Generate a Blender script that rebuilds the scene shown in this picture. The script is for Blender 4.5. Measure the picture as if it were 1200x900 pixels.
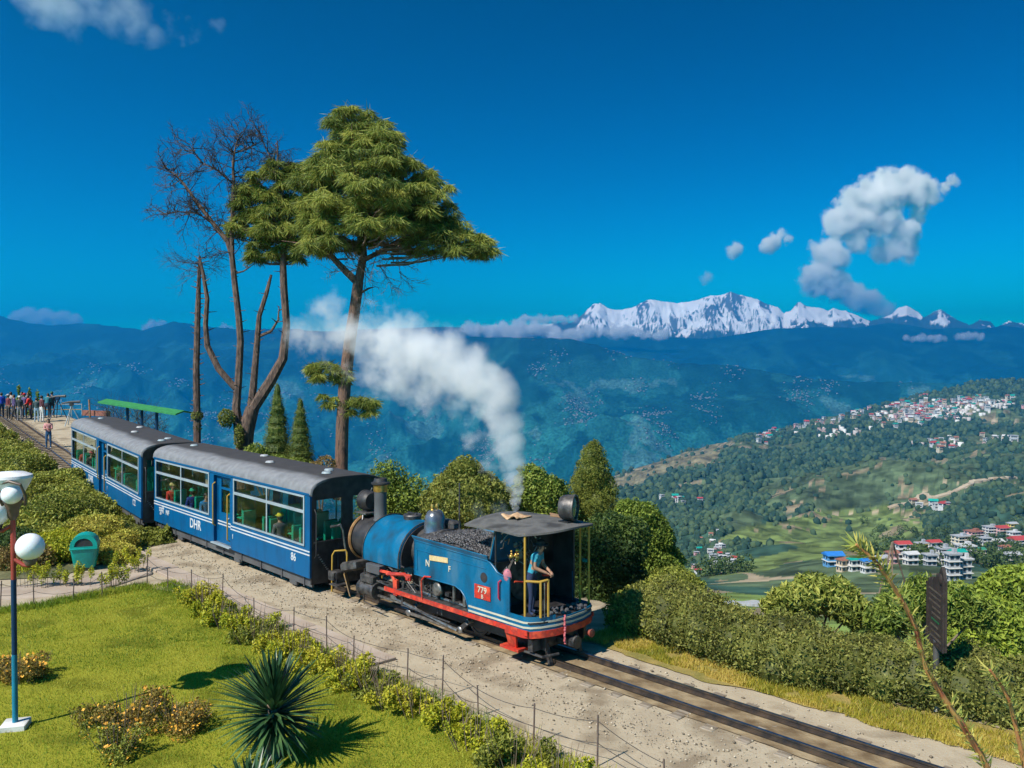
import bpy, bmesh, math, random
import numpy as np
from mathutils import Vector, Matrix, Euler
PI = math.pi
sc = bpy.context.scene
for o in list(bpy.data.objects): bpy.data.objects.remove(o)

# ---------------------------------------------------------------- camera
CH = 5.6                                   # eye height above the rails (m)
cam_d = bpy.data.cameras.new('camera'); cam = bpy.data.objects.new('camera', cam_d)
sc.collection.objects.link(cam); sc.camera = cam
PITCH = math.atan(20/1000)
cam.location = (0, 0, CH); cam.rotation_euler = (PI/2 - PITCH, 0, 0)
cam_d.sensor_width = 36; cam_d.lens = 30; cam_d.clip_start = .1; cam_d.clip_end = 120000
# ---------------------------------------------------------------- world, sun, exposure
SUN_EL, SUN_ROT = math.radians(47), math.radians(225.5)
w = bpy.data.worlds.new('World'); sc.world = w; w.use_nodes = True
nt = w.node_tree; nt.nodes.clear()
sky = nt.nodes.new('ShaderNodeTexSky'); sky.sky_type = 'NISHITA'; sky.sun_disc = False
sky.sun_elevation = SUN_EL; sky.sun_rotation = SUN_ROT; sky.altitude = 2200
sky.air_density = 1.0; sky.dust_density = 0.0; sky.ozone_density = 3.0
hs = nt.nodes.new('ShaderNodeHueSaturation'); hs.inputs['Saturation'].default_value = 1.32; hs.inputs['Hue'].default_value = .487
mu = nt.nodes.new('ShaderNodeMix'); mu.data_type = 'RGBA'; mu.blend_type = 'MULTIPLY'; mu.inputs[0].default_value = 1
mu.inputs[7].default_value = (.012, .535, .42, 1)
gm = nt.nodes.new('ShaderNodeGamma'); gm.inputs[1].default_value = 2.3
bg = nt.nodes.new('ShaderNodeBackground'); bg.inputs[1].default_value = .05
wo = nt.nodes.new('ShaderNodeOutputWorld')
nt.links.new(sky.outputs[0], hs.inputs['Color']); nt.links.new(hs.outputs[0], mu.inputs[6])
nt.links.new(mu.outputs[2], gm.inputs[0]); nt.links.new(gm.outputs[0], bg.inputs[0]); nt.links.new(bg.outputs[0], wo.inputs[0])
sd = bpy.data.lights.new('sun', 'SUN'); sun = bpy.data.objects.new('sun', sd); sc.collection.objects.link(sun)
sd.energy = 5.0; sd.angle = math.radians(.53); sd.color = (1, .93, .82)
sdir = Vector((math.sin(SUN_ROT)*math.cos(SUN_EL), math.cos(SUN_ROT)*math.cos(SUN_EL), math.sin(SUN_EL)))
sun.rotation_euler = sdir.to_track_quat('Z', 'Y').to_euler()
sc.view_settings.view_transform = 'Standard'; sc.view_settings.look = 'None'
sc.view_settings.exposure = .78; sc.view_settings.gamma = 1; sc.view_settings.use_curve_mapping = False
sc.render.engine = 'CYCLES'; cy = sc.cycles
cy.use_denoising = True; cy.max_bounces = 8; cy.volume_bounces = 6; cy.transparent_max_bounces = 24
cy.volume_step_rate = 1.0; cy.volume_max_steps = 256; cy.caustics_reflective = False; cy.caustics_refractive = False

# ---------------------------------------------------------------- helpers
rng = np.random.default_rng(7); random.seed(7)
COL = sc.collection
def P(px, py, Y):                          # a point seen at (px,py) of the 1200x900 photograph, Y metres ahead
    b = (450-py)/1000; ry = math.cos(PITCH)+b*math.sin(PITCH); rz = -math.sin(PITCH)+b*math.cos(PITCH)
    return Vector(((px-600)/1000*Y/ry, Y, CH+rz*Y/ry))
GY = [-1e5, 24, 28.5, 36.5, 40, 46, 55, 62, 75, 1e6]; GZ = [0, 0, .16, .52, .78, 1.15, 2.0, 2.6, 3.0, 3.0]
def g(y): return float(np.interp(y, GY, GZ))
def gp(px, py):                            # where that ray meets the near ground
    z = 0
    for _ in range(60):
        r = P(px, py, 1); t = (z-CH)/(r.z-CH); z = .5*z+.5*g(t)
    return Vector((r.x*t, t, g(t)))
O = Vector((.95, 16.2)); _l = math.hypot(.69, .72); D = Vector((-.69/_l, .72/_l)); N = Vector((-D.y, D.x))
def S(s, n, z=0): p = O+D*s+N*n; return Vector((p.x, p.y, z))      # s back along the track, n towards the camera
SA = math.atan2(D.y, D.x)
def vn(x, y, seed=0):                      # value noise 0..1
    xi = np.floor(x).astype(np.int64); yi = np.floor(y).astype(np.int64); fx = x-xi; fy = y-yi
    fx = fx*fx*(3-2*fx); fy = fy*fy*(3-2*fy)
    def h(a, b):
        n = (a*374761393+b*668265263+seed*974711) & 0xffffffff; n = ((n ^ (n >> 13))*1274126177) & 0xffffffff
        return ((n ^ (n >> 16)) & 0xffff)/65535.
    return (h(xi, yi)*(1-fx)+h(xi+1, yi)*fx)*(1-fy)+(h(xi, yi+1)*(1-fx)+h(xi+1, yi+1)*fx)*fy
def fbm(x, y, o=5, seed=0, ridged=False):
    x = np.asarray(x, float); y = np.asarray(y, float); t = 0; a = .5; s = 0
    for i in range(o):
        v = vn(x*2**i+i*17.3, y*2**i+i*9.1, seed+i)
        if ridged: v = 1-abs(2*v-1)
        t = t+a*v; s += a; a *= .5
    return t/s
def tag(o, label=None, cat=None, group=None, kind=None):
    if label: o['label'] = label
    if cat: o['category'] = cat
    if group: o['group'] = group
    if kind: o['kind'] = kind
    return o
def mk(name, V, F, mat=None, parent=None, smooth=False, rnd=None, col=None, loc=None):
    V = np.asarray(V, np.float32).reshape(-1, 3); me = bpy.data.meshes.new(name)
    if isinstance(F, np.ndarray):
        k = F.shape[1]; me.vertices.add(len(V)); me.vertices.foreach_set('co', V.ravel())
        me.loops.add(F.size); me.loops.foreach_set('vertex_index', F.astype(np.int32).ravel())
        me.polygons.add(len(F)); me.polygons.foreach_set('loop_start', np.arange(0, F.size, k, dtype=np.int32))
        me.polygons.foreach_set('loop_total', np.full(len(F), k, np.int32)); me.update(calc_edges=True)
    else:
        me.from_pydata([tuple(map(float, v)) for v in V], [], F); me.update()
    if smooth: me.polygons.foreach_set('use_smooth', np.ones(len(me.polygons), bool))
    if rnd is not None:
        a = me.attributes.new('rnd', 'FLOAT', 'POINT'); a.data.foreach_set('value', np.asarray(rnd, np.float32))
    if col is not None:
        a = me.attributes.new('col', 'FLOAT_COLOR', 'POINT'); a.data.foreach_set('color', np.asarray(col, np.float32).ravel())
    if mat: 
        for m in (mat if isinstance(mat, (list, tuple)) else [mat]): me.materials.append(m)
    o = bpy.data.objects.new(name, me); COL.objects.link(o)
    if parent: o.parent = parent
    if loc is not None: o.location = loc
    return o
def empty(name, loc=(0, 0, 0), rz=0, label=None, cat=None, group=None, kind=None, rot=None, parent=None):
    o = bpy.data.objects.new(name, None); COL.objects.link(o); o.location = loc
    o.rotation_euler = rot if rot else (0, 0, rz); o.empty_display_size = .3
    if parent: o.parent = parent
    return tag(o, label, cat, group, kind)
def dup(o, loc=None, rz=None, label=None, parent=None, scale=None):
    c = o.copy(); COL.objects.link(c)
    if parent: c.parent = parent
    if loc is not None: c.location = loc
    if rz is not None: c.rotation_euler = (o.rotation_euler.x, o.rotation_euler.y, rz)
    if scale: c.scale = scale if hasattr(scale, '__len__') else (scale,)*3
    if label: c['label'] = label
    for ch in list(o.children): dup(ch, parent=c)
    return c
class MB:                                  # collects shapes, builds ONE mesh object
    def __init__(s): s.V = []; s.F = []; s.mi = []
    def add(s, V, F, mi=0):
        b = len(s.V); s.V += [tuple(v) for v in V]; s.F += [tuple(i+b for i in f) for f in F]; s.mi += [mi]*len(F); return s
    def box(s, c, d, rz=0, mi=0, bev=0, rx=0, ry=0):
        m = Euler((rx, ry, rz)).to_matrix(); c = Vector(c); h = Vector(d)/2
        if bev <= 0:
            V = [c+m@Vector((x*h.x, y*h.y, z*h.z)) for x in (-1, 1) for y in (-1, 1) for z in (-1, 1)]
            return s.add(V, [(0, 1, 3, 2), (4, 6, 7, 5), (0, 4, 5, 1), (2, 3, 7, 6), (0, 2, 6, 4), (1, 5, 7, 3)], mi)
        b = min(bev, min(h)*.9); V = []
        for z, k in ((-h.z, b), (-h.z+b, 0), (h.z-b, 0), (h.z, b)):
            X, Y = h.x-k, h.y-k; c2 = b
            for x, y in ((X, -Y+c2), (X, Y-c2), (X-c2, Y), (-X+c2, Y), (-X, Y-c2), (-X, -Y+c2), (-X+c2, -Y), (X-c2, -Y)): V.append(c+m@Vector((x, y, z)))
        F = [tuple(range(7, -1, -1)), tuple(range(24, 32))]
        for r in range(3):
            for i in range(8): F.append((r*8+i, r*8+(i+1) % 8, r*8+8+(i+1) % 8, r*8+8+i))
        return s.add(V, F, mi)
    def tube(s, pts, r, k=8, mi=0, cap=True, up=None):
        pts = [Vector(p) for p in pts]; n = len(pts); R = r if hasattr(r, '__len__') else [r]*n; V = []; F = []
        t0 = (pts[1]-pts[0]).normalized(); u = t0.orthogonal().normalized()
        for i, p in enumerate(pts):
            t = (pts[min(i+1, n-1)]-pts[max(i-1, 0)]).normalized()
            if t.length < .5: t = t0
            u = (u-t*u.dot(t)); u = u.normalized() if u.length > 1e-4 else t.orthogonal().normalized(); v = t.cross(u)
            for j in range(k):
                a = 2*PI*j/k; V.append(p+(u*math.cos(a)+v*math.sin(a))*R[i])
        for i in range(n-1):
            for j in range(k): F.append((i*k+j, i*k+(j+1) % k, (i+1)*k+(j+1) % k, (i+1)*k+j))
        if cap: F += [tuple(range(k-1, -1, -1)), tuple(range((n-1)*k, n*k))]
        return s.add(V, F, mi)
    def lathe(s, prof, c=(0, 0, 0), k=24, rot=None, mi=0, a0=0, a1=2*PI):
        c = Vector(c); m = rot.to_matrix() if rot else Matrix.Identity(3); V = []; F = []; full = abs(a1-a0-2*PI) < 1e-6
        kk = k if full else k+1
        for r, z in prof:
            for j in range(kk):
                a = a0+(a1-a0)*j/k; V.append(c+m@Vector((r*math.cos(a), r*math.sin(a), z)))
        for i in range(len(prof)-1):
            for j in range(k): F.append((i*kk+j, i*kk+(j+1) % kk, (i+1)*kk+(j+1) % kk, (i+1)*kk+j))
        return s.add(V, F, mi)
    def prism(s, poly, axis, a, b, mi=0):  # polygon in the two other axes, extruded a..b along axis
        def mkp(u, v, t): return {'x': (t, u, v), 'y': (u, t, v), 'z': (u, v, t)}[axis]
        n = len(poly); V = [mkp(u, v, a) for u, v in poly]+[mkp(u, v, b) for u, v in poly]
        F = [tuple(range(n)), tuple(range(2*n-1, n-1, -1))]+[(i, i+n, (i+1) % n+n, (i+1) % n) for i in range(n)]
        return s.add(V, F, mi)
    def ball(s, c, r, k=12, m=8, mi=0, sc_=(1, 1, 1), rot=None):
        c = Vector(c); M = rot.to_matrix() if rot else Matrix.Identity(3); V = [c+M@Vector((0, 0, r*sc_[2]))]; F = []
        for i in range(1, m):
            for j in range(k):
                a, b = PI*i/m, 2*PI*j/k
                V.append(c+M@Vector((r*sc_[0]*math.sin(a)*math.cos(b), r*sc_[1]*math.sin(a)*math.sin(b), r*sc_[2]*math.cos(a))))
        V.append(c-M@Vector((0, 0, r*sc_[2]))); L = len(V)-1
        for j in range(k):
            F.append((0, 1+j, 1+(j+1) % k)); F.append((L, L-k+(j+1) % k, L-k+j))
            for i in range(m-2): F.append((1+i*k+j, 1+(i+1)*k+j, 1+(i+1)*k+(j+1) % k, 1+i*k+(j+1) % k))
        return s.add(V, F, mi)
    def build(s, name, mat, parent=None, smooth=True, loc=None):
        o = mk(name, s.V, s.F, mat, parent, loc=loc); me = o.data
        me.polygons.foreach_set('material_index', np.array(s.mi, np.int32))
        bm = bmesh.new(); bm.from_mesh(me); bmesh.ops.recalc_face_normals(bm, faces=bm.faces); bm.to_mesh(me); bm.free()
        if smooth:
            me.polygons.foreach_set('use_smooth', np.ones(len(me.polygons), bool)); me.set_sharp_from_angle(angle=math.radians(38))
        return o

# ---------------------------------------------------------------- materials
MAT = {}
def sl(c): return tuple(((x/255+.055)/1.055)**2.4 if x/255 > .04045 else x/255/12.92 for x in c)
def M(name, c1, c2=None, scale=4, rough=.7, metal=0, bump=0, bscale=None, c3=None, spec=.5, detail=6, coords='Object', streak=None, trans=0, rnd=False, col=False, contrast=(.35, .65)):
    if name in MAT: return MAT[name]
    m = bpy.data.materials.new(name); m.use_nodes = True; n = m.node_tree; L = n.links.new
    b = n.nodes['Principled BSDF']; b.inputs['Roughness'].default_value = rough; b.inputs['Metallic'].default_value = metal
    b.inputs['Specular IOR Level'].default_value = spec
    tc = n.nodes.new('ShaderNodeTexCoord'); mp = n.nodes.new('ShaderNodeMapping'); L(tc.outputs[coords], mp.inputs[0])
    if streak: mp.inputs['Scale'].default_value = streak
    c1 = tuple(c1)+(1,); cc = tuple(c2)+(1,) if c2 else c1
    nz = n.nodes.new('ShaderNodeTexNoise'); nz.inputs['Scale'].default_value = scale; nz.inputs['Detail'].default_value = detail; L(mp.outputs[0], nz.inputs['Vector'])
    src = nz.outputs['Fac']
    if rnd:
        at = n.nodes.new('ShaderNodeAttribute'); at.attribute_name = 'rnd'
        mx0 = n.nodes.new('ShaderNodeMix'); mx0.data_type = 'FLOAT'; mx0.inputs[0].default_value = .5; L(at.outputs['Fac'], mx0.inputs[2]); L(src, mx0.inputs[3]); src = mx0.outputs[0]
    cr = n.nodes.new('ShaderNodeValToRGB'); e = cr.color_ramp.elements; e[0].position = contrast[0]; e[1].position = contrast[1]; e[0].color = c1; e[1].color = cc
    if c3: k = e.new(sum(contrast)/2); k.color = cc; e[-1].color = tuple(c3)+(1,)
    L(src, cr.inputs[0]); out = cr.outputs[0]
    if col:
        at = n.nodes.new('ShaderNodeAttribute'); at.attribute_name = 'col'; mx = n.nodes.new('ShaderNodeMix'); mx.data_type = 'RGBA'; mx.blend_type = 'MULTIPLY'
        mx.inputs[0].default_value = 1; L(at.outputs['Color'], mx.inputs[6]); L(out, mx.inputs[7]); out = mx.outputs[2]
    L(out, b.inputs['Base Color'])
    if bump:
        nb = n.nodes.new('ShaderNodeTexNoise'); nb.inputs['Scale'].default_value = bscale or scale*3; nb.inputs['Detail'].default_value = 8; L(mp.outputs[0], nb.inputs['Vector'])
        bp = n.nodes.new('ShaderNodeBump'); bp.inputs['Strength'].default_value = 1; bp.inputs['Distance'].default_value = bump; L(nb.outputs['Fac'], bp.inputs['Height']); L(bp.outputs[0], b.inputs['Normal'])
    if trans:
        t = n.nodes.new('ShaderNodeBsdfTranslucent'); L(out, t.inputs[0]); ms = n.nodes.new('ShaderNodeMixShader'); ms.inputs[0].default_value = trans
        L(b.outputs[0], ms.inputs[1]); L(t.outputs[0], ms.inputs[2]); L(ms.outputs[0], n.nodes['Material Output'].inputs[0])
    MAT[name] = m; m.cycles.use_transparent_shadow = False
    return m
# ================================================================ THE SETTING: hills, valley, far ranges
def ramp(px, pts): a = np.array(pts, float); return np.interp(px, a[:, 0], a[:, 1])
def zof(ypx, Y): return CH-(ypx-430)/1000*Y
def grid(name, px, Yr, ypx, mat, colf=None, extra=None):
    PX, YY = np.meshgrid(px, Yr, indexing='ij'); X = (PX-600)/1000*YY; Z = ypx(PX, YY)
    nI, nJ = PX.shape; V = np.stack([X, YY, Z], -1).reshape(-1, 3)
    i, j = np.meshgrid(np.arange(nI-1), np.arange(nJ-1), indexing='ij'); a = (i*nJ+j).ravel()
    F = np.stack([a, a+nJ, a+nJ+1, a+1], -1)
    c = colf(PX, YY, X, Z) if colf else None
    o = mk(name, V, F, mat, smooth=True, col=c); o['kind'] = 'structure'; return o
def inpoly(x, y, poly):
    r = np.zeros(x.shape, bool); n = len(poly)
    for k in range(n):
        x1, y1 = poly[k]; x2, y2 = poly[(k+1) % n]; c = ((y1 > y) != (y2 > y)) & (x < (x2-x1)*(y-y1)/((y2-y1) or 1e-9)+x1); r ^= c
    return r
CREST = [(-2500, 640), (500, 640), (620, 600), (680, 575), (720, 560), (745, 550), (800, 531), (850, 519), (870, 510), (900, 508), (940, 497), (1000, 484), (1050, 472), (1090, 463), (1110, 457), (1140, 449), (1180, 446), (1230, 447), (1500, 440), (3000, 430)]
def hillY(px): return np.interp(px, [0, 600, 1200, 2500], [2300, 2500, 3200, 3600])
def hill_z(PX, YY):
    yc = ramp(PX, CREST); Yc = hillY(PX); u = np.clip((YY-300)/(Yc-300), 0, 1)
    near = np.interp(YY, [20, 34, 50, 70, 150, 300], [900, 900, 790, 730, 712, 706]); ypx = np.where(YY < 300, near, 706-(706-yc)*u**.8)
    Z = zof(ypx, YY)
    back = np.clip((YY-Yc)/700, 0, 1); Z = Z-back**1.3*(Z+900)
    X = (PX-600)/1000*YY
    n = fbm(X/420, YY/420, 6, 3, True)-.5; n2 = fbm(X/90, YY/90, 4, 11)-.5
    w = np.clip((YY-330)/700, 0, 1)*np.clip((Yc-YY)/500+.12, .0, 1)
    Z = Z+w*n*110+n2*np.clip(YY/1500, .0, 1)*14
    # spur carrying the tea gardens, in front of the wooded slope
    d = (YY-(1250+.55*(X-300)))/170; Z = Z+38*np.exp(-d*d)*np.clip((PX-740)/120, 0, 1)
    return Z
def pxof(X, Y, Z): return 600+1000*X/Y, 430+1000*(CH-Z)/Y
TEA = [(800, 668), (850, 628), (900, 612), (960, 600), (1040, 592), (1092, 600), (1080, 632), (1030, 645), (950, 656), (900, 668), (830, 676)]
GREY = [(850, 622), (905, 585), (1000, 548), (1100, 515), (1300, 480), (1300, 575), (1180, 580), (1090, 592), (1000, 590), (900, 606)]
BROWN = [(700, 575), (720, 556), (800, 526), (860, 515), (850, 540), (780, 556), (735, 575)]
FIELD = [(790, 715), (830, 694), (900, 700), (1000, 712), (1010, 740), (800, 740)]
def zone(X, Y, Z):
    px, py = pxof(X, Y, Z); j = (fbm(X/130, Y/130, 4, 21)-.5)*34; px = px+j; py = py+j*.5
    z = np.zeros(X.shape, int)
    f = fbm(X/170, Y/170, 5, 31)
    z[f > .60] = 1
    z[inpoly(px, py, GREY) & (f > .41)] = 1
    z[inpoly(px, py, TEA) & (f > .33)] = 2
    z[inpoly(px, py, BROWN)] = 3; z[inpoly(px, py, FIELD)] = 4
    z[(Y < 260) & (z != 4)] = 4
    z[(px > 1085) & (py < 467) & (Y > 1500)] = 0
    return z
def hill_col(PX, YY, X, Z):
    z = zone(X, YY, Z); C = np.array([[.03, .065, .045], [.07, .10, .052], [.12, .16, .05], [.16, .14, .08], [.12, .17, .045]])[z]
    n = fbm(X/60, YY/60, 4, 41)[..., None]; C = C*(.45+1.1*n)*(.8+.4*fbm(X/14, YY/14, 2, 43)[..., None]); tr_ = abs(((Z+fbm(X/90, YY/90, 3, 47)*22)/11) % 1-.5)[..., None]; C = np.where((z > 0)[..., None] & (tr_ < .09), C*.62, C)
    n3 = fbm(X/35, YY/35, 3, 45); C = np.where(((n3 > .70) & (z > 0))[..., None], np.array([.2, .16, .1]), C)
    r = abs(fbm(X/300, YY/300, 4, 51)-.5); C = np.where(((r < .005) & (z > 0))[..., None], np.array([.3, .24, .16]), C)
    return np.concatenate([C, np.ones(C.shape[:2]+(1,))], -1).reshape(-1, 4)
m_hill = M('hill_cover', (.55, .55, .55), (1.5, 1.5, 1.5), scale=.05, rough=1, spec=.1, col=True, detail=8)
pxs = np.concatenate([np.linspace(-2600, 480, 60), np.linspace(490, 1300, 620), np.linspace(1310, 3000, 60)])
Ys = 38*(4200/38)**np.linspace(0, 1, 420)
hill = grid('hillside', pxs, Ys, hill_z, m_hill, hill_col)

LEFTC = [(-3000, 380), (-400, 378), (-100, 384), (0, 371), (30, 378), (60, 381), (100, 379), (150, 385), (168, 387), (205, 377), (235, 383), (290, 386), (330, 384), (400, 389), (480, 386), (530, 396), (555, 393), (600, 395), (665, 394), (700, 402), (740, 415), (790, 421), (850, 424), (920, 436), (1000, 446), (1060, 447), (1120, 448), (1300, 452), (2800, 450)]
def far_z(PX, YY):
    yc = ramp(PX, LEFTC); Yc = np.interp(PX, [0, 500, 600, 1100], [10400, 9400, 7700, 7100])
    X = (PX-600)/1000*YY
    u = np.clip((YY-5000)/(Yc-5000), 0, 1); ypx = 640-(640-yc)*u**.75; Z = zof(ypx, YY)
    back = np.clip((YY-Yc)/1500, 0, 1); Z = Z-back*(Z+900)
    n = fbm(X/1900+5, YY/1900, 7, 61, True)-.55; w = np.clip((Yc-YY)/2500+.06, 0, 1)*np.clip((YY-5000)/800, 0, 1)
    return Z+n*w*1150+(fbm(X/500, YY/500, 4, 71)-.5)*np.clip(w, .15, 1)*120
def far_col(PX, YY, X, Z):  # lower slopes lighter blue-green for fields, with valley haze put into the colour
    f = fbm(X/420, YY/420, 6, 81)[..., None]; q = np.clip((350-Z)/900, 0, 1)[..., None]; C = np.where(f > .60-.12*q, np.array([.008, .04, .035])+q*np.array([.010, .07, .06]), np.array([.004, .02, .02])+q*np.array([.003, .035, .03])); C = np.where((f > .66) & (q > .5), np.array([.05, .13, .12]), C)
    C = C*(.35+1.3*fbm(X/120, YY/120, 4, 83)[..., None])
    return np.concatenate([C, np.ones(C.shape[:2]+(1,))], -1).reshape(-1, 4)
pxs = np.concatenate([np.linspace(-3000, -60, 60), np.linspace(-50, 1250, 640), np.linspace(1270, 2800, 50)])
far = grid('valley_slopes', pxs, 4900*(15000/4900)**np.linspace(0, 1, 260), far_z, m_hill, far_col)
MIDC = [(-3000, 392), (300, 392), (420, 386), (520, 383), (560, 384), (620, 381), (670, 386), (690, 392), (760, 394), (830, 397), (880, 390), (910, 385), (960, 383), (1000, 384), (1040, 378), (1065, 381), (1090, 386), (1120, 384), (1150, 386), (1175, 382), (1200, 385), (1300, 380), (2600, 385)]
def mid_z(PX, YY):
    yc = ramp(PX, MIDC); Yc = 12200+0*PX; X = (PX-600)/1000*YY; u = np.clip((YY-10200)/2000, 0, 1); Z = zof(470-(470-yc)*u**.7, YY)
    back = np.clip((YY-Yc)/1500, 0, 1); n = fbm(X/2200+1, YY/2200, 6, 91, True)-.6
    return Z-back*(Z+900)+n*np.clip((Yc-YY)/3000+.05, 0, 1)*900
pxs = np.concatenate([np.linspace(-3000, 300, 40), np.linspace(310, 1250, 400), np.linspace(1270, 2600, 40)])
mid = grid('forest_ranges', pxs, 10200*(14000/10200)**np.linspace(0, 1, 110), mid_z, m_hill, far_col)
SNOWC = [(400, 396), (540, 386), (600, 383), (640, 380), (672, 378), (684, 366), (694, 357), (703, 354), (712, 361), (728, 363), (742, 358), (752, 353), (762, 350), (776, 355), (792, 356), (806, 353), (818, 350), (832, 346), (845, 345), (856, 342), (866, 346), (880, 350), (900, 356), (912, 360), (918, 366), (926, 362), (935, 352), (946, 357), (958, 360), (970, 364), (976, 359), (990, 364), (1003, 370), (1020, 378), (1044, 368), (1052, 361), (1062, 357), (1070, 362), (1082, 372), (1092, 368), (1102, 364), (1112, 370), (1125, 378), (1135, 381), (1148, 375), (1160, 377), (1166, 384), (1182, 376), (1200, 381), (1300, 388), (1800, 395)]
def snow_z(PX, YY):
    yc = ramp(PX, SNOWC); Yc = 13900+0*PX; X = (PX-600)/1000*YY; u = np.clip((YY-12400)/1500, 0, 1); Z = zof(432-(432-yc)*u**.85, YY)
    back = np.clip((YY-Yc)/1500, 0, 1); n = fbm(X/900+1, YY/900, 7, 101, True)-.6
    return Z-back*(Z+900)+n*(np.clip((Yc-YY)/2200, 0, 1)+.10)*900+(fbm(X/240, YY/240, 5, 107, True)-.6)*(np.clip((Yc-YY)/900, 0, 1)+.12)*420
def snow_col(PX, YY, X, Z):
    ypx = pxof(X, YY, Z)[1]; n = fbm(X/260, YY/260, 6, 111); lim = np.interp(PX, [600, 680, 720, 850, 900, 960, 1010, 1060, 1100, 1200], [376, 384, 388, 392, 384, 379, 377, 369, 374, 379])
    sn = (ypx+(n-.5)*26 < lim)
    dz = np.gradient(Z, axis=0)/np.gradient(X, axis=0); rock = (abs(dz)*.45+n*1.3+fbm(X/420+YY/500, YY/420, 4, 119)*.7 > 1.40)
    C = np.where((sn & ~rock)[..., None], np.array([.92, .92, .92]), np.array([.10, .10, .10])); C = np.where((~sn)[..., None], np.array([.03, .045, .04]), C)
    return np.concatenate([C, np.ones(C.shape[:2]+(1,))], -1).reshape(-1, 4)
m_snow = M('snow_rock', (.96, .96, .96), (1.06, 1.06, 1.06), scale=.002, rough=.9, col=True)
snowr = grid('snow_mountains', np.concatenate([np.linspace(400, 1250, 760), np.linspace(1260, 1800, 30)]), 12400*(15800/12400)**np.linspace(0, 1, 130), snow_z, m_snow, snow_col)
vf = MB(); vf.box((0, 8500, -905), (42000, 24000, 6)); vf = vf.build('valley_floor', M('valley_ground', (.03, .05, .03), (.08, .09, .05), scale=.003, rough=1, spec=.1), smooth=False); vf['kind'] = 'structure'
# air between here and the ranges
hz = MB(); hz.box((0, 8900, 165), (43000, 26000, 2530)); hz = hz.build('haze', None, smooth=False); hz['kind'] = 'stuff'
mh = bpy.data.materials.new('air'); mh.use_nodes = True; n = mh.node_tree; n.nodes.clear(); v = n.nodes.new('ShaderNodeVolumePrincipled'); oo = n.nodes.new('ShaderNodeOutputMaterial')
v.inputs['Color'].default_value = (.01, .50, 1.0, 1); v.inputs['Density'].default_value = 1.1e-4; v.inputs['Anisotropy'].default_value = .55
n.links.new(v.outputs[0], oo.inputs['Volume']); hz.data.materials.append(mh)
# ================================================================ THE NEAR GROUND
CN_S = [-30, 15, 20, 27.9, 31, 38, 44, 52, 65]; CN_N = [0, 0, -.13, -.75, -1.05, -1.95, -2.4, -3.1, -4.5]
def cn(s): return float(np.interp(s, CN_S, CN_N))
def sn_of(x, y): dx = x-O.x; dy = y-O.y; return dx*D.x+dy*D.y, dx*N.x+dy*N.y
def edge_n(s): return np.interp(s, [-14, -6, -3, 0, 3, 8, 14, 24, 30, 38, 48, 60], [-4.4, -3.8, -3.6, -3.6, -3.8, -4.2, -4.2, -4.4, -4.4, -5.4, -6.2, -7])
def gz(x, y):                              # near ground height with its bumps
    x = np.asarray(x, float); y = np.asarray(y, float); z = np.interp(y, GY, GZ); s, n = sn_of(x, y)
    over = np.clip(edge_n(s)-n, 0, 60); z = z-over*.55-np.clip(over-2, 0, 50)*.15-np.clip(y-58.5, 0, 60)*.6
    tr = np.abs(n-np.interp(s, CN_S, CN_N))
    return z+(fbm(x*.7, y*.7, 4, 5)-.5)*.10*np.clip((tr-1.2)/2, 0, 1)+(fbm(x*4, y*4, 3, 6)-.5)*.02
def bank(x, y):                            # the planted bank inside the curve, left of the line
    s, n = sn_of(np.asarray(x, float), np.asarray(y, float)); c = np.interp(s, CN_S, CN_N)
    return np.clip((n-c-1.0)/1.6, 0, 1)*np.clip((s-15.5)/3, 0, 1)*(.45+.35*fbm(np.asarray(x)*.5, np.asarray(y)*.5, 3, 8))
m_grav = M('track_gravel', (.22, .175, .12), (.38, .32, .23), scale=1.1, rough=.95, bump=.010, bscale=24, c3=(.32, .265, .19), detail=12, spec=.2)
m_dirt = M('dirt', (.20, .15, .09), (.46, .40, .31), scale=1.6, rough=.95, bump=.02, bscale=18, detail=10, spec=.2)
def sheet(name, xs, ys, zf, mat, parent=None, kind='structure'):
    X, Y = np.meshgrid(xs, ys, indexing='ij'); Z = zf(X, Y); nI, nJ = X.shape; V = np.stack([X, Y, Z], -1).reshape(-1, 3)
    i, j = np.meshgrid(np.arange(nI-1), np.arange(nJ-1), indexing='ij'); a = (i*nJ+j).ravel(); F = np.stack([a, a+nJ, a+nJ+1, a+1], -1)
    o = mk(name, V, F, mat, parent, smooth=True); 
    if kind: o['kind'] = kind
    return o
sheet('ground', np.concatenate([np.linspace(-300, -46, 12), np.arange(-45, 30, .3), np.linspace(31, 120, 20)]), np.concatenate([np.linspace(-900, 0, 12), np.arange(1, 80, .3)]), gz, m_grav)
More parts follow.
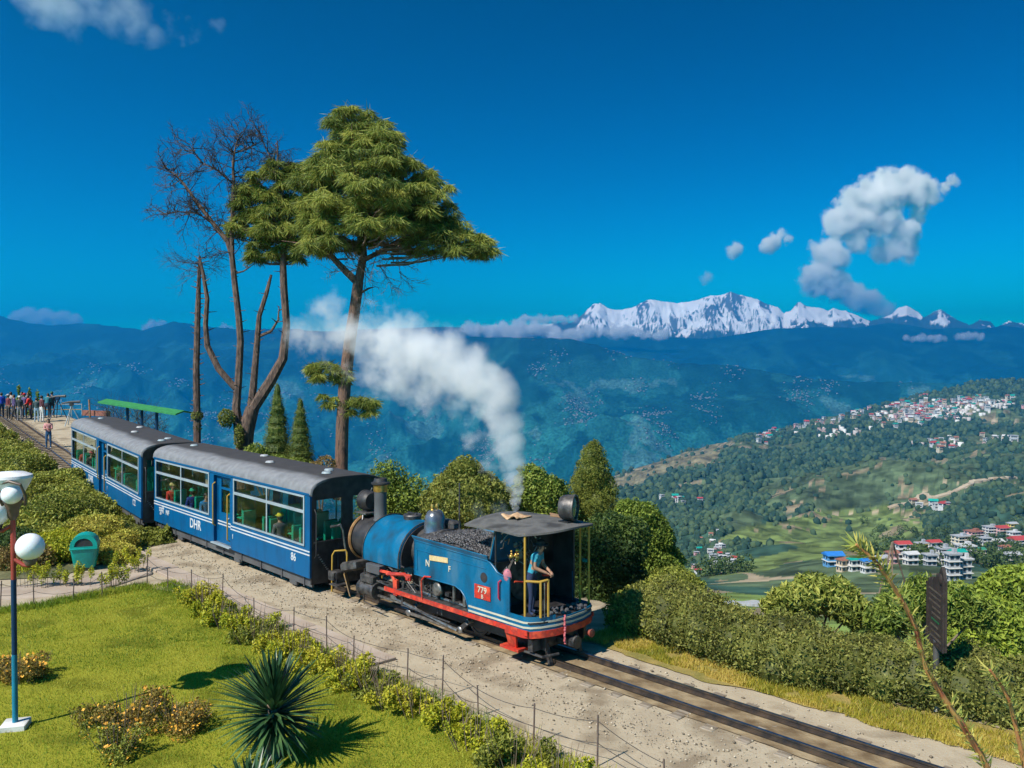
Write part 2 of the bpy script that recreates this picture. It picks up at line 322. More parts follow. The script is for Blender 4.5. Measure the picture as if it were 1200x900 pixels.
def strip(name, A, B, dz, mat, ns=60, nt=12, kind='structure', thick=0, jag=0, extra=None):
    def res(P_, k):
        P_ = np.array([(p[0], p[1]) for p in P_], float); d = np.r_[0, np.cumsum(np.hypot(*np.diff(P_, axis=0).T))]; t = np.linspace(0, d[-1], k)
        return np.stack([np.interp(t, d, P_[:, 0]), np.interp(t, d, P_[:, 1])], -1)
    a, b = res(A, ns), res(B, ns)
    if jag:
        k = np.linspace(0, ns*.35, ns)[:, None]; a = a+(fbm(k, k*0+3, 4, 7)-.5)*jag*2; b = b+(fbm(k, k*0+9, 4, 8)-.5)*jag*2
    t = np.linspace(0, 1, nt)[None, :, None]; Q = a[:, None]*(1-t)+b[:, None]*t; Z = gz(Q[..., 0], Q[..., 1])+dz
    if extra is not None: Z = Z+extra(Q[..., 0], Q[..., 1])
    V = np.concatenate([Q, Z[..., None]], -1).reshape(-1, 3); i, j = np.meshgrid(np.arange(ns-1), np.arange(nt-1), indexing='ij'); q = (i*nt+j).ravel()
    F = np.stack([q, q+nt, q+nt+1, q+1], -1)
    if thick:                              # a skirt down all round
        e = [i*nt for i in range(ns)]+[(ns-1)*nt+j for j in range(1, nt)]+[i*nt+nt-1 for i in range(ns-2, -1, -1)]+list(range(nt-2, 0, -1))
        W = V[e]-np.array([0, 0, thick]); k = len(V); V = np.concatenate([V, W]); L_ = len(e)
        F = np.concatenate([F, np.array([(e[(m+1) % L_], e[m], k+m, k+(m+1) % L_) for m in range(L_)])])
    o = mk(name, V, F, mat, smooth=not thick)
    if kind: o['kind'] = kind
    return o
sn = lambda *L: [S(s, n) for s, n in L]
# trodden dirt between the rails and around them
strip('track_bed', sn(*[(s, cn(s)-.52) for s in range(-14, 60, 2)]), sn(*[(s, cn(s)+.52) for s in range(-14, 60, 2)]), .022, M('ballast', (.13, .09, .05), (.30, .23, .14), scale=2.5, rough=.95, bump=.015, bscale=22, detail=10, spec=.2), 140, 8, jag=.06)
# concrete walk beside the line, its slabs one by one
m_slab = M('walk_concrete', (.29, .23, .185), (.39, .32, .26), scale=1.2, rough=.9, bump=.004, bscale=30, spec=.25)
walk = empty('walkway', S(2, 2.6, 0), SA, kind='structure')
x = 2.15
sv = None; slabs = []
while x < 19:
    L_ = 1.45 if x < 12 else 1.3; y0, y1 = 2.30+.02*math.sin(x*3), 2.92+.02*math.sin(x*2+1); c = S(x+L_/2, (y0+y1)/2)
    b = MB(); zc = .022+float(gz(c.x, c.y)); b.box((0, 0, 0), (L_-.018, y1-y0, .09), bev=.012, ry=-math.atan(np.interp(x, [12, 14], [0, .035])))
    o = b.build('paving_slab', m_slab, walk, smooth=False); o.location = (x+L_/2-2, (y0+y1)/2-2.6, zc+random.uniform(-.004, .004)); slabs.append(o); x += L_
strip('garden_path', sn((19.5, 1.75), (17.2, 1.9), (15.6, 2.6), (13.3, 3.25), (13.0, 4.8), (13.4, 6.6), (14, 9), (15, 14)), sn((18.5, 2.6), (16, 3.2), (13.9, 3.0), (12.2, 3.0), (11.4, 4.6), (11.55, 5.5), (12.2, 6.7), (13, 9), (14, 14)), .028, m_slab, 90, 6, thick=.06)
m_lawn = M('lawn_turf', (.13, .14, .012), (.25, .25, .025), scale=.9, rough=.95, c3=(.20, .21, .018), bump=.03, bscale=40, detail=12, spec=.1)
LA = sn((11.0, 8.5), (10.9, 5.5), (10.9, 3.75), (9.4, 3.22), (6.4, 3.15), (3.5, 3.1), (0, 2.95), (-2.2, 3.1), (-6, 2.95))
LB = sn((14, 24), (8, 24), (4, 24), (0, 18), (-2, 16), (-3, 14), (-4, 12), (-6, 9), (-8, 6))
strip('lawn', LA, LB, .03, m_lawn, 90, 60, thick=.05)
strip('bank_soil', sn(*[(s, cn(s)+.95) for s in (16, 18, 22, 26, 30, 34, 38, 42, 46, 52, 60)]), sn((13.6, 5), (16, 9), (20, 14), (24, 18), (28, 20), (32, 22), (36, 24), (40, 25), (46, 26), (52, 26), (60, 26)), .02, M('bank_earth', (.05, .06, .02), (.13, .12, .05), scale=1.5, rough=1, bump=.05, bscale=9), 70, 40, extra=bank)
m_verge = M('dry_verge', (.17, .15, .03), (.30, .22, .06), scale=2.2, rough=1, bump=.03, bscale=30, detail=10)
strip('grass_verge', sn((.6, -1.15), (-1, -1.0), (-2.2, -.98), (-3.6, -1.2), (-5, -1.4), (-6.3, -1.5), (-9, -1.75), (-14, -2)), sn((.6, -2.2), (-2, -2.2), (-3.6, -2.3), (-5, -2.4), (-6.3, -2.6), (-9, -3), (-14, -3)), .02, m_verge, 90, 8, jag=.12)
# a second walk of concrete beyond the rails, right of the engine
# loose stones
def stones(name, n, area, size, mat):
    base = np.array([[1, 0, 0], [-1, 0, 0], [0, 1, 0], [0, -1, 0], [0, 0, 1], [0, 0, -1]], float); tri = np.array([[0, 2, 4], [2, 1, 4], [1, 3, 4], [3, 0, 4], [2, 0, 5], [1, 2, 5], [3, 1, 5], [0, 3, 5]])
    s, k = area(n); q = np.stack([O.x+D.x*s+N.x*k, O.y+D.y*s+N.y*k], -1); r = size*(.4+rng.pareto(2.6, n).clip(0, 3)); V = base[None]*r[:, None, None]*rng.uniform(.6, 1.3, (n, 6, 1))
    a = rng.uniform(0, 6.28, n); c, d = np.cos(a), np.sin(a); V = np.stack([V[..., 0]*c[:, None]-V[..., 1]*d[:, None], V[..., 0]*d[:, None]+V[..., 1]*c[:, None], V[..., 2]*.7], -1)
    V[..., 0] += q[:, None, 0]; V[..., 1] += q[:, None, 1]; V[..., 2] += (gz(q[:, 0], q[:, 1])+r*.2+.01)[:, None]
    F = (tri[None]+6*np.arange(n)[:, None, None]).reshape(-1, 3); o = mk(name, V, F, mat, rnd=np.repeat(rng.random(n), 6)); o['kind'] = 'stuff'; return o
m_stone = M('stones', (.16, .13, .095), (.44, .38, .29), scale=3, rough=.9, rnd=True, spec=.2)
def ar(n): s = rng.uniform(-9, 17, n); k = np.where(rng.random(n) < .8, rng.normal(1.45, .38, n), rng.uniform(-1.2, 2.7, n)); return s, k
stones('gravel', 14000, ar, .008, m_stone)
stones('ballast_stones', 4000, lambda n: (lambda s: (s, np.interp(s, CN_S, CN_N)+rng.choice([-1, 1], n)*rng.uniform(.3, .9, n)))(rng.uniform(-8, 50, n)), .011, m_stone)

# ---------------------------------------------------------------- the railway line
track = empty('railway_track', (0, 0, 0), kind='structure')
m_rail = M('rail_steel', (.045, .04, .04), (.12, .085, .06), scale=6, rough=.55, metal=.6, bump=.002, streak=(1, 1, 1))
m_railtop = M('rail_head', (.30, .30, .32), (.5, .5, .52), scale=8, rough=.28, metal=1)
for sg in (-1, 1):
    prof = [(-.045, 0), (-.045, .012), (-.010, .022), (-.010, .062), (-.025, .072), (-.025, .098), (.025, .098), (.025, .072), (.010, .062), (.010, .022), (.045, .012), (.045, 0)]
    ss = list(np.arange(-14, 62, .8)); V = []; F = []; mi = []
    for k, s in enumerate(ss):
        n0 = cn(s)+sg*.33; dn = (cn(s+.5)-cn(s-.5)); t = (D+N*dn).normalized(); nn = Vector((-t.y, t.x)); b = S(s, n0); z = g(b.y)+.035
        for u, v in prof: V.append((b.x+nn.x*u, b.y+nn.y*u, z+v))
    K = len(prof)
    for k in range(len(ss)-1):
        for j in range(K): F.append((k*K+j, k*K+(j+1) % K, (k+1)*K+(j+1) % K, (k+1)*K+j)); mi.append(1 if j == 5 else 0)
    o = mk('rail', V, F, [m_rail, m_railtop], track); o.data.polygons.foreach_set('material_index', np.array(mi, np.int32)); o['kind'] = 'structure'
m_sleep = M('sleeper_wood', (.10, .075, .05), (.30, .25, .19), scale=5, rough=.95, bump=.01, streak=(.4, 3, 1))
b = MB(); b.box((0, 0, 0), (.22, 1.45, .13), bev=.012); sl0 = b.build('sleeper', m_sleep, track, smooth=False)
s = -13.6; first = True
while s < 60:
    o = sl0 if first else sl0.copy()
    if not first: COL.objects.link(o)
    first = False; p = S(s, cn(s)); o.location = (p.x, p.y, g(p.y)-(.047 if s < 28 else .01)+random.uniform(-.007, .007)); o.rotation_euler = (0, 0, SA+math.atan(cn(s+.5)-cn(s-.5))+random.uniform(-.02, .02)); s += .62 if s < 28 else .58

# ================================================================ PLANTS
def leafmat(name, c1, c2, c3, trans=.25, scale=1.2): return M(name, c1, c2, scale=scale, rough=.55, c3=c3, rnd=True, trans=trans, spec=.25, contrast=(.3, .7))
def unit(v): return v/np.maximum(np.linalg.norm(v, axis=-1, keepdims=True), 1e-9)
def leafV(c, size, up=.4, asp=.5, dirs=None):      # diamond leaves: (n,4,3)
    n = len(c); d = unit(rng.normal(size=(n, 3))) if dirs is None else unit(dirs); nr = unit(rng.normal(size=(n, 3))+np.array([0, 0, up*2])); sd = unit(np.cross(d, nr)); L_ = (size*rng.uniform(.6, 1.4, n))[:, None]
    nr = unit(np.cross(sd, d)); return np.stack([c-d*L_*.5, c+sd*L_*asp*.5+nr*L_*.08, c+d*L_*.5, c-sd*L_*asp*.5+nr*L_*.08], 1)
def quads(V): n = len(V); return V.reshape(-1, 3), np.arange(n*4).reshape(n, 4)
def lobepts(n, lobes, shell=.75, rough=.22, seed=1, flat=False):
    L_ = np.array([(*c, *(r if hasattr(r, '__len__') else (r, r, r))) for c, r in lobes], float); A = (L_[:, 3]*L_[:, 4]+L_[:, 3]*L_[:, 5]+L_[:, 4]*L_[:, 5]); k = rng.choice(len(L_), int(n*1.7), p=A/A.sum())
    d = unit(rng.normal(size=(len(k), 3))); t = rng.uniform(shell**3, 1, len(k))**(1/3); f = fbm(d[:, 0]*3.1+k*3.7+d[:, 2]*2, d[:, 1]*3.1+d[:, 2]*2.3, 3, seed); t = t*(1-rough+2*rough*f)
    p = L_[k, :3]+d*t[:, None]*L_[k, 3:]
    ok = np.ones(len(p), bool)
    for q in L_: ok &= (((p-q[:3])/q[3:])**2).sum(1) > (shell*.75)**2
    p = p[ok][:n]; return p
def core(lobes, k=.72, seed=1):
    b = MB()
    for c, r in lobes:
        r = r if hasattr(r, '__len__') else (r, r, r); i = len(b.V); b.ball(c, 1, 10, 7, sc_=tuple(q*k for q in r))
        for j in range(i, len(b.V)): v = Vector(b.V[j])-Vector(c); b.V[j] = tuple(Vector(c)+v*random.uniform(.8, 1.12))
    return b
def clump(name, lobes, n, size, mat, parent=None, shell=.75, up=.4, asp=.5, rough=.22, rnd=None, corek=.68):
    p = lobepts(n, lobes, shell, rough, seed=int(rng.integers(1e4))); V, F = quads(leafV(p, size, up, asp)); r = np.repeat(np.clip(rng.normal(.5, .22, len(p))+(fbm(p[:, 0]*2, p[:, 1]*2+p[:, 2], 2, 4)-.5)*.5, 0, 1), 4)
    if corek:
        b = core(lobes, corek); k = len(V); V = np.concatenate([V, np.array(b.V)]); Fc = [f for f in b.F]; T = [f if len(f) == 4 else f+(f[2],) for f in Fc]
        r = np.r_[r, np.full(len(b.V), .2)]; F = [tuple(f) for f in F.tolist()]+[tuple(i+k for i in f) for f in Fc]
    return mk(name, V, F, mat, parent, rnd=r)
def bush(name, label, lobes, n, size, mat, cat='bush', group=None, loc=None, stem=None, **kw):
    c0 = Vector(np.mean([c for c, r in lobes], axis=0)); zz = loc[2] if loc else min(c[2]-(r[2] if hasattr(r, '__len__') else r) for c, r in lobes)
    base = Vector((c0.x, c0.y, zz)); t = empty(name, base, label=label, cat=cat, group=group)
    L2 = [(tuple(Vector(c)-base), r) for c, r in lobes]; clump('foliage', L2, n, size, mat, t, **kw)
    b = MB()
    for c, r in L2[:5]: b.tube([(0, 0, -.05), tuple(Vector(c)*.5), tuple(Vector(c))], [stem or .04, (stem or .04)*.7, .01], 5)
    b.build('stem', m_twig, t); return t
m_twig = M('twig_bark', (.09, .065, .045), (.20, .15, .11), scale=8, rough=.9)
m_bark = M('pine_bark', (.03, .022, .018), (.16, .09, .06), scale=5, rough=.95, bump=.03, bscale=9, streak=(2, 2, .5), c3=(.09, .058, .045))
m_bark2 = M('dead_bark', (.04, .028, .025), (.15, .095, .07), scale=6, rough=.95, bump=.02, bscale=12, streak=(2, 2, .6))
LG = leafmat('leaf_green', (.060, .102, .017), (.145, .204, .027), (.255, .323, .051))
LD = leafmat('leaf_dark', (.025, .051, .017), (.060, .102, .024), (.119, .170, .034))
LY = leafmat('leaf_yellow', (.20, .23, .018), (.36, .38, .025), (.58, .52, .04), .3)
LY0 = leafmat('leaf_yellow0', (.144, .204, .018), (.312, .360, .024), (.576, .528, .036), .3)
LYY = leafmat('leaf_gold', (.24, .26, .02), (.42, .40, .03), (.58, .50, .05), .3)
LH = leafmat('leaf_hedge', (.07, .075, .018), (.185, .195, .04), (.31, .30, .075))
LO = leafmat('leaf_olive', (.085, .102, .020), (.170, .196, .034), (.306, .306, .068))
LB2 = leafmat('leaf_bright', (.085, .13, .02), (.18, .24, .035), (.30, .35, .07))
LB3 = leafmat('leaf_bright3', (.102, .187, .020), (.221, .323, .034), (.374, .476, .060))
PN = leafmat('pine_needles', (.07, .105, .022), (.20, .245, .045), (.36, .38, .08), .35, 1.5)

# grass blades on the lawn and tufts on the verge
def blades(name, q, h, wd, mat, z=None):
    n = len(q); a = rng.uniform(0, 6.28, n); hh = h*rng.uniform(.4, 1.5, n); l = rng.normal(0, .35, (n, 2))*hh[:, None]; z = gz(q[:, 0], q[:, 1])+.02 if z is None else z
    b = np.stack([q[:, 0], q[:, 1], z], -1); dx = np.stack([np.cos(a), np.sin(a), 0*a], -1)*wd; V = np.stack([b-dx, b+dx, b+np.concatenate([l, hh[:, None]], -1)], 1)
    o = mk(name, V.reshape(-1, 3), np.arange(3*n).reshape(n, 3), mat, rnd=np.repeat(np.clip(rng.normal(.5, .2, n)+(fbm(q[:, 0]*.8, q[:, 1]*.8, 4, 14)-.5)*1.7, 0, 1), 3)); o['kind'] = 'stuff'; return o
m_blade = leafmat('grass_blade', (.108, .192, .014), (.240, .312, .022), (.396, .384, .048), .3, .6)
def scatter(n, f):
    out = np.zeros((0, 2))
    while len(out) < n: out = np.concatenate([out, f(n)])
    return out[:n]
def lawnpts(n):
    s = rng.uniform(-6, 13, n); k = 3.15+rng.random(n)**1.5*9.5; q = np.stack([O.x+D.x*s+N.x*k, O.y+D.y*s+N.y*k], -1); ok = (s < 11) & (q[:, 1] > 8.5) & (q[:, 0]/q[:, 1] > -.68) & (s > -5.9+.0*k); return q[ok]
blades('lawn_grass', scatter(130000, lawnpts), .042, .007, m_blade)
def vergepts(n):
    s = rng.uniform(-12, .6, n); k = -1.15-rng.random(n)**1.3*1.0-.25*fbm(s*2, s*0, 3, 3)-np.clip(-s-5, 0, 9)*.08+.0*s; q = np.stack([O.x+D.x*s+N.x*k, O.y+D.y*s+N.y*k], -1); return q[fbm(q[:, 0]*2.5, q[:, 1]*2.5, 3, 19) > .36]
blades('verge_grass', scatter(26000, vergepts), .07, .008, leafmat('dry_grass', (.180, .204, .024), (.384, .336, .036), (.540, .408, .096), .3))
blades('path_edge_grass', scatter(16000, lambda n: (lambda s, k: np.stack([O.x+D.x*s+N.x*k, O.y+D.y*s+N.y*k], -1))(np.concatenate([rng.uniform(-6, 11, n//2), rng.normal(10.95, .16, n-n//2)]), np.concatenate([rng.normal(3.1, .14, n//2), rng.uniform(3.6, 9, n-n//2)]))), .10, .008, m_blade)

# clipped hedge on the far side of the line
hl = []
for s in np.arange(-13, .4, .42):
    n0 = np.interp(s, [-13, -9, -6, -3.5, -1, .4], [-3.9, -3.3, -2.85, -2.15, -2.15, -2.75])
    for k in (0, .75):
        p = S(s+random.uniform(-.15, .15), n0-k+random.uniform(-.08, .08)); hgt = .42+random.uniform(-.05, .07)+(.12 if s > -2 else 0)
        hl.append(((p.x, p.y, float(gz(p.x, p.y))*.5+hgt-.06), (.52, .55, .52+random.uniform(-.05, .07))))
hd = bush('hedge', 'long olive green clipped hedge along the far side of the rails', hl, 105000, .062, LH, 'hedge', loc=tuple(S(-6, -3)), shell=.80, rough=.24, corek=.84, stem=.03)
hl = [((2.75+q*.35+random.uniform(-.2, .2), 17.9+q*.5+r*.5, .18+random.uniform(-.1, .12)), (.7, .7, .62)) for q in range(4) for r in range(2)]
bush('rounded_shrub', 'bright yellow-green rounded shrub at the end of the hedge next to the engine', hl, 30000, .07, leafmat('leaf_lime', (.08, .095, .018), (.22, .245, .035), (.37, .38, .07)), 'shrub', loc=(3.3, 19, 0), corek=.78)

# ---------------------------------------------------------------- trees
def lump(px, py, Y, rx, ry, rz=None): p = P(px, py, Y); return ((p.x, p.y, p.z), (rx*Y/1000, (rz or rx)*Y/1000, ry*Y/1000))
def trunkmb(pts, r, k=9): b = MB(); b.tube(pts, r, k); return b
def tree(name, label, base, lobes, n, size, mat, trunk, group=None, cat='tree', bark=None, **kw):
    t = empty(name, base, label=label, cat=cat, group=group); b = Vector(base)
    clump('crown', [(tuple(Vector(c)-b), r) for c, r in lobes], n, size, mat, t, **kw)
    m = MB(); top = np.mean([c for c, r in lobes], 0); top = Vector(top)-b
    m.tube([(0, 0, -.3), tuple(top*.35), tuple(top*.8)], [trunk, trunk*.8, trunk*.3], 8)
    m.build('trunk', bark or m_bark, t)
    m = MB()
    for c, r in lobes[:8]: q = Vector(c)-b; m.tube([tuple(top*.3), tuple((top*.4+q)/2), tuple(q)], [trunk*.5, trunk*.3, .02], 5)
    m.build('limb', bark or m_bark, t); return t
def bs(px, py, Y, drop=0): p = P(px, py, Y); return (p.x, p.y, float(gz(p.x, p.y))-drop)
# round tree behind the dome
Y = 26
tree('round_tree', 'round olive-green tree directly behind the engine dome', bs(548, 640, Y), [lump(548, 590, Y, 52, 42), lump(545, 560, Y, 26, 26), lump(515, 595, Y, 25, 30), lump(580, 595, Y, 28, 32), lump(560, 575, Y, 28, 24), lump(530, 575, Y, 24, 24)], 26000, .09, LO, .14, rough=.25, corek=.8)
Y = 27
tree('broadleaf_tree', 'light green broadleaf tree right of the white steam jet', bs(635, 640, Y), [lump(635, 585, Y, 30, 28), lump(622, 565, Y, 20, 22), lump(648, 580, Y, 18, 20), lump(655, 600, Y, 22, 24), lump(612, 595, Y, 20, 25)], 16000, .10, LB2, .12, rough=.35, corek=.6)
Y = 28
tree('columnar_tree', 'tall columnar evergreen rising behind the round lamp on the cab roof', bs(695, 640, Y), [lump(695, 535, Y, 15, 18), lump(695, 552, Y, 21, 22), lump(684, 570, Y, 18, 22), lump(706, 574, Y, 18, 22), lump(696, 592, Y, 29, 24), lump(682, 610, Y, 18, 20), lump(708, 612, Y, 20, 22), lump(697, 525, Y, 8, 10)], 26000, .075, leafmat('leaf_column', (.068, .093, .020), (.170, .196, .034), (.289, .306, .051)), .15, asp=.3, rough=.3, corek=.7)
Y = 21.5
tree('dark_tree', 'dense dark green tree close behind the engine cab', bs(690, 720, Y), [lump(700, 650, Y, 48, 38), lump(670, 640, Y, 26, 30), lump(735, 635, Y, 26, 30), lump(715, 620, Y, 26, 22), lump(690, 690, Y, 50, 40), lump(725, 685, Y, 34, 34)], 42000, .075, LD, .15, rough=.3, corek=.8)
Y = 24
tree('leafy_tree', 'taller mid-green tree standing right of the dark tree by the cab', bs(762, 720, Y), [lump(752, 610, Y, 22, 24), lump(735, 600, Y, 16, 16), lump(768, 630, Y, 22, 26), lump(750, 650, Y, 30, 36), lump(775, 665, Y, 28, 26), lump(800, 690, Y, 26, 22), lump(762, 690, Y, 40, 34)], 38000, .085, LG, .15, rough=.35, corek=.75)
Y = 30
tree('bushy_tree', 'loose bushy tree seen right behind the engine chimney', bs(462, 640, Y), [lump(455, 565, Y, 26, 26, 20), lump(480, 585, Y, 28, 26), lump(440, 590, Y, 24, 24), lump(500, 605, Y, 24, 24), lump(465, 610, Y, 34, 24)], 11000, .11, LG, .10, rough=.4, corek=.5, shell=.5)
# two cypresses
for (px, top, w_, bot, Y, lb) in ((325, 453, 21, 548, 33, 'left and taller of the two cone-shaped cypresses above the carriage roof'), (352, 470, 18, 552, 32.5, 'right and shorter of the two cone-shaped cypresses above the carriage roof')):
    L_ = [lump(px, top+(bot-top)*t, Y, 2+w_*t**.8, (bot-top)*.13) for t in np.linspace(.07, 1, 9)]
    tree('cypress', lb, bs(px, 580, Y), L_, 11000, .06, leafmat('leaf_cypress', (.051, .085, .020), (.136, .170, .031), (.255, .272, .051)), .10, group='cone-shaped cypresses behind the carriage', asp=.28, rough=.22, corek=.8, up=1)
Y = 32
bush('light_shrub', 'low yellow-green shrub at the feet of the two cypresses', [lump(300, 535, Y, 16, 16), lump(318, 545, Y, 22, 14), lump(345, 548, Y, 20, 12), lump(290, 548, Y, 12, 12)], 7000, .09, LB2, 'shrub', loc=bs(310, 560, Y))
bush('reddish_shrub', 'small brownish shrub between the cypresses and the pine trunk', [lump(382, 545, 31.5, 12, 12), lump(370, 548, 31.5, 10, 8)], 1500, .08, leafmat('leaf_rust', (.119, .085, .034), (.238, .170, .051), (.374, .272, .085)), 'shrub', loc=bs(380, 560, 31.5), corek=0)

# bare branching
def twigs(b, p, d, L_, r, depth, spread=.6, up=0, k=3, grow=None):
    p = Vector(p); d = Vector(d).normalized(); pts = [tuple(p)]; q = p; n = 4
    for i in range(n):
        d = (d+Vector(rng.normal(0, .12, 3))+Vector((0, 0, up))).normalized(); q = q+d*L_/n; pts.append(tuple(q))
        if depth > 0 and i >= 1:
            for _ in range(2 if depth > 1 else 2):
                a = Vector(rng.normal(0, 1, 3)); a = (a-d*a.dot(d)).normalized(); twigs(b, q, d*(1-spread*.4)+a*spread, L_*random.uniform(.35, .62), r*.5, depth-1, spread, up, k)
    b.tube(pts, [r, r*.8, r*.6, r*.45, r*.25], k, cap=False)
def pl(pts, Y, base): return [tuple(P(x, y, Y+(q[0] if q else 0))-Vector(base)) for x, y, *q in pts]
# many-stemmed tree, left stems bare, right stem still green
Y = 34; B = bs(287, 560, Y); mt = empty('many_stemmed_pine', B, label='tall many-stemmed pine with bare dead left stems and a green right stem', cat='tree')
b = MB(); b.tube(pl([(287, 575), (286, 530), (288, 505), (296, 478)], Y, B), [.36, .33, .33, .26], 10); b.build('trunk', m_bark2, mt)
limbs = [([(281, 510), (277, 478), (280, 440), (282, 400), (280, 372), (275, 330), (272, 300), (266, 280)], [.22, .17, .15, .14, .13, .12, .11, .10]),
         ([(276, 455), (256, 432), (243, 405), (241, 380), (243, 350), (238, 320), (234, 303)], [.13, .13, .12, .10, .09, .07, .05]),
         ([(296, 480), (318, 446), (332, 420), (336, 380), (333, 340), (332, 315), (331, 280), (326, 215), (325, 165)], [.24, .22, .19, .15, .15, .14, .12, .08, .02]),
         ([(291, 500), (297, 455), (300, 420), (302, 395), (304, 370), (312, 345), (318, 322)], [.16, .15, .13, .12, .10, .09, .05]),
         ([(302, 395), (318, 388), (326, 375), (327, 360)], [.07, .055, .04, .02]),
         ([(266, 282), (250, 262), (233, 240), (215, 215), (203, 203), (192, 196)], [.10, .09, .075, .05, .03, .012]),
         ([(272, 302), (272, 270), (273, 240), (274, 215), (273, 190), (276, 172), (280, 158)], [.10, .085, .08, .07, .045, .03, .012]),
         ([(273, 215), (255, 200), (235, 190), (222, 168)], [.04, .03, .022, .01]), ([(250, 262), (232, 250), (210, 248), (188, 252)], [.05, .035, .02, .01]), ([(277, 320), (285, 318), (300, 308)], [.04, .03, .01]),
         ([(326, 200), (312, 175), (302, 150)], [.035, .025, .01]), ([(273, 180), (290, 175), (300, 168)], [.03, .02, .01])]
for pts, r in limbs:
    b = MB(); Q = pl(pts, Y, B); b.tube(Q, r, 7)
    for i in range(1, len(Q)):
        for _ in range(3): q = Vector(Q[i-1]).lerp(Vector(Q[i]), random.random()); b.tube([q, q+Vector((random.uniform(-.35, .35), random.uniform(-.3, .3), random.uniform(.0, .2)))], [.03, .008], 4)
    b.build('stem', m_bark2, mt)
b = MB()
for pts, r in (limbs[5], limbs[6], limbs[7], limbs[8], limbs[10], limbs[11]):
    Q = pl(pts, Y, B)
    for i in range(1, len(Q)):
        for _ in range(7 if i < len(Q)-1 else 7):
            t = random.random(); p = Vector(Q[i-1]).lerp(Vector(Q[i]), t); dd = (Vector(Q[i])-Vector(Q[i-1])).normalized(); a = Vector(rng.normal(0, 1, 3)); a.x -= .35; a.z *= .7; twigs(b, p, dd*.5+a*.8, random.uniform(.5, 1.05), .026, 2, .75, .03)
Q = pl([(325, 178), (326, 195), (328, 212)], Y, B)
for q in Q:
    for _ in range(9): twigs(b, q, rng.normal(0, 1, 3)+np.array([0, 0, .5]), random.uniform(.35, .7), .016, 2, .7, .02)
b.build('twigs', M('dead_twig', (.022, .020, .024), (.05, .042, .042), scale=5, rough=.9), mt, smooth=False)
ivy = [tuple(P(265, 490, Y-.4)-Vector(B))]; clump('ivy', [(ivy[0], (.33, .33, .38)), (tuple(P(280, 512, Y-.4)-Vector(B)), (.2, .2, .5))], 2500, .07, LO, mt, corek=.5)
# needles: drooping strands in clumps
def needles(name, clumps, per, ln, wd, mat, parent):
    C_ = np.array([c for c, r in clumps]); R_ = np.array([r for c, r in clumps]); k = np.repeat(np.arange(len(C_)), per); n = len(k); d = unit(rng.normal(size=(n, 3))); d[:, 2] = np.abs(d[:, 2])-.35
    p = C_[k]+d*(R_[k]*rng.uniform(.35, 1.0, n)[:, None]); L_ = ln*rng.uniform(.5, 1.3, n)[:, None]; h = unit(d*np.array([1, 1, .6])*.75+rng.normal(0, .28, (n, 3))+np.array([0, 0, -.62])); sd = unit(np.cross(h, rng.normal(size=(n, 3))))*wd
    V = np.stack([p-sd, p+sd, p+h*L_*.6+sd*.8+np.array([0, 0, -.01]), p+h*L_], 1); r = np.repeat(np.clip(rng.normal(.5, .18, n)+np.repeat(rng.normal(0, .19, len(C_)), per)+d[:, 2]*.25, 0, 1), 4)
    return mk(name, V.reshape(-1, 3), np.arange(4*n).reshape(n, 4), mat, parent, rnd=r)
def crownclumps(regions, Y, B, depth, cr=(.32, .55)):
    out = []; B = Vector(B)
    for (px, py, rx, ry, num) in regions:
        for _ in range(int(num*1.08)):
            a = random.uniform(0, 2*PI); t = math.sqrt(random.random())*1.12; x = px+rx*t*math.cos(a); y = py+ry*t*math.sin(a); dp = depth*math.sqrt(max(0, 1.26-t*t))*random.uniform(-1, 1)*rx/45
            p = P(x, y, Y+dp)-B; q = random.uniform(*cr)*random.choice((.5, .65, .8, .95)); out.append((tuple(p), (q*random.uniform(.7, 1.1), q*random.uniform(.7, 1.1), q*.85)))
    return out
cc = crownclumps([(300, 235, 24, 22, 18), (312, 208, 24, 18, 14), (340, 225, 24, 28, 20), (292, 268, 20, 18, 18), (325, 262, 30, 22, 24), (352, 260, 20, 26, 14), (318, 292, 26, 14, 14), (345, 205, 18, 14, 8), (345, 290, 16, 14, 8)], Y, B, 1.1, (.30, .46))
needles('crown', cc, 260, .34, .013, PN, mt)
b = MB()
for c, r in cc[::2]: z = Vector(c); a = Vector(P(331, min(310, 430-(z.z+B[2]-CH)/Y*1000+14), Y))-Vector(B); b.tube([tuple(a), tuple((a+z)/2+Vector((0, 0, -.1))), tuple(z)], [.04, .03, .012], 4)
b.build('branch', m_bark2, mt)
# the large pine
Y = 33; B = bs(400, 570, Y); big = empty('large_pine', B, label='large pine with a broad dense drooping green crown above the train', cat='tree')
b = MB(); b.tube(pl([(399, 585), (400, 550), (401, 500), (404, 450), (410, 400), (416, 360), (420, 330)], Y, B), [.30, .25, .24, .235, .23, .21, .20], 12); b.build('trunk', m_bark, big)
bl = [([(420, 332), (405, 318), (388, 300), (375, 282), (365, 262)], [.16, .13, .11, .08, .03]), ([(420, 332), (426, 300), (424, 262), (420, 220), (415, 180), (412, 145)], [.18, .15, .13, .10, .06, .02]), ([(426, 305), (446, 295), (470, 280), (500, 270), (525, 280), (555, 290)], [.10, .09, .08, .06, .04, .015]),
      ([(424, 262), (445, 240), (470, 215), (480, 195)], [.08, .06, .04, .02]), ([(421, 240), (400, 220), (380, 205), (365, 195)], [.07, .05, .04, .015]), ([(388, 300), (380, 296), (350, 285), (330, 282)], [.05, .04, .03, .01]), ([(420, 345), (432, 338), (440, 336)], [.05, .04, .01]), ([(425, 290), (440, 270), (455, 250), (500, 240)], [.07, .06, .04, .02])]
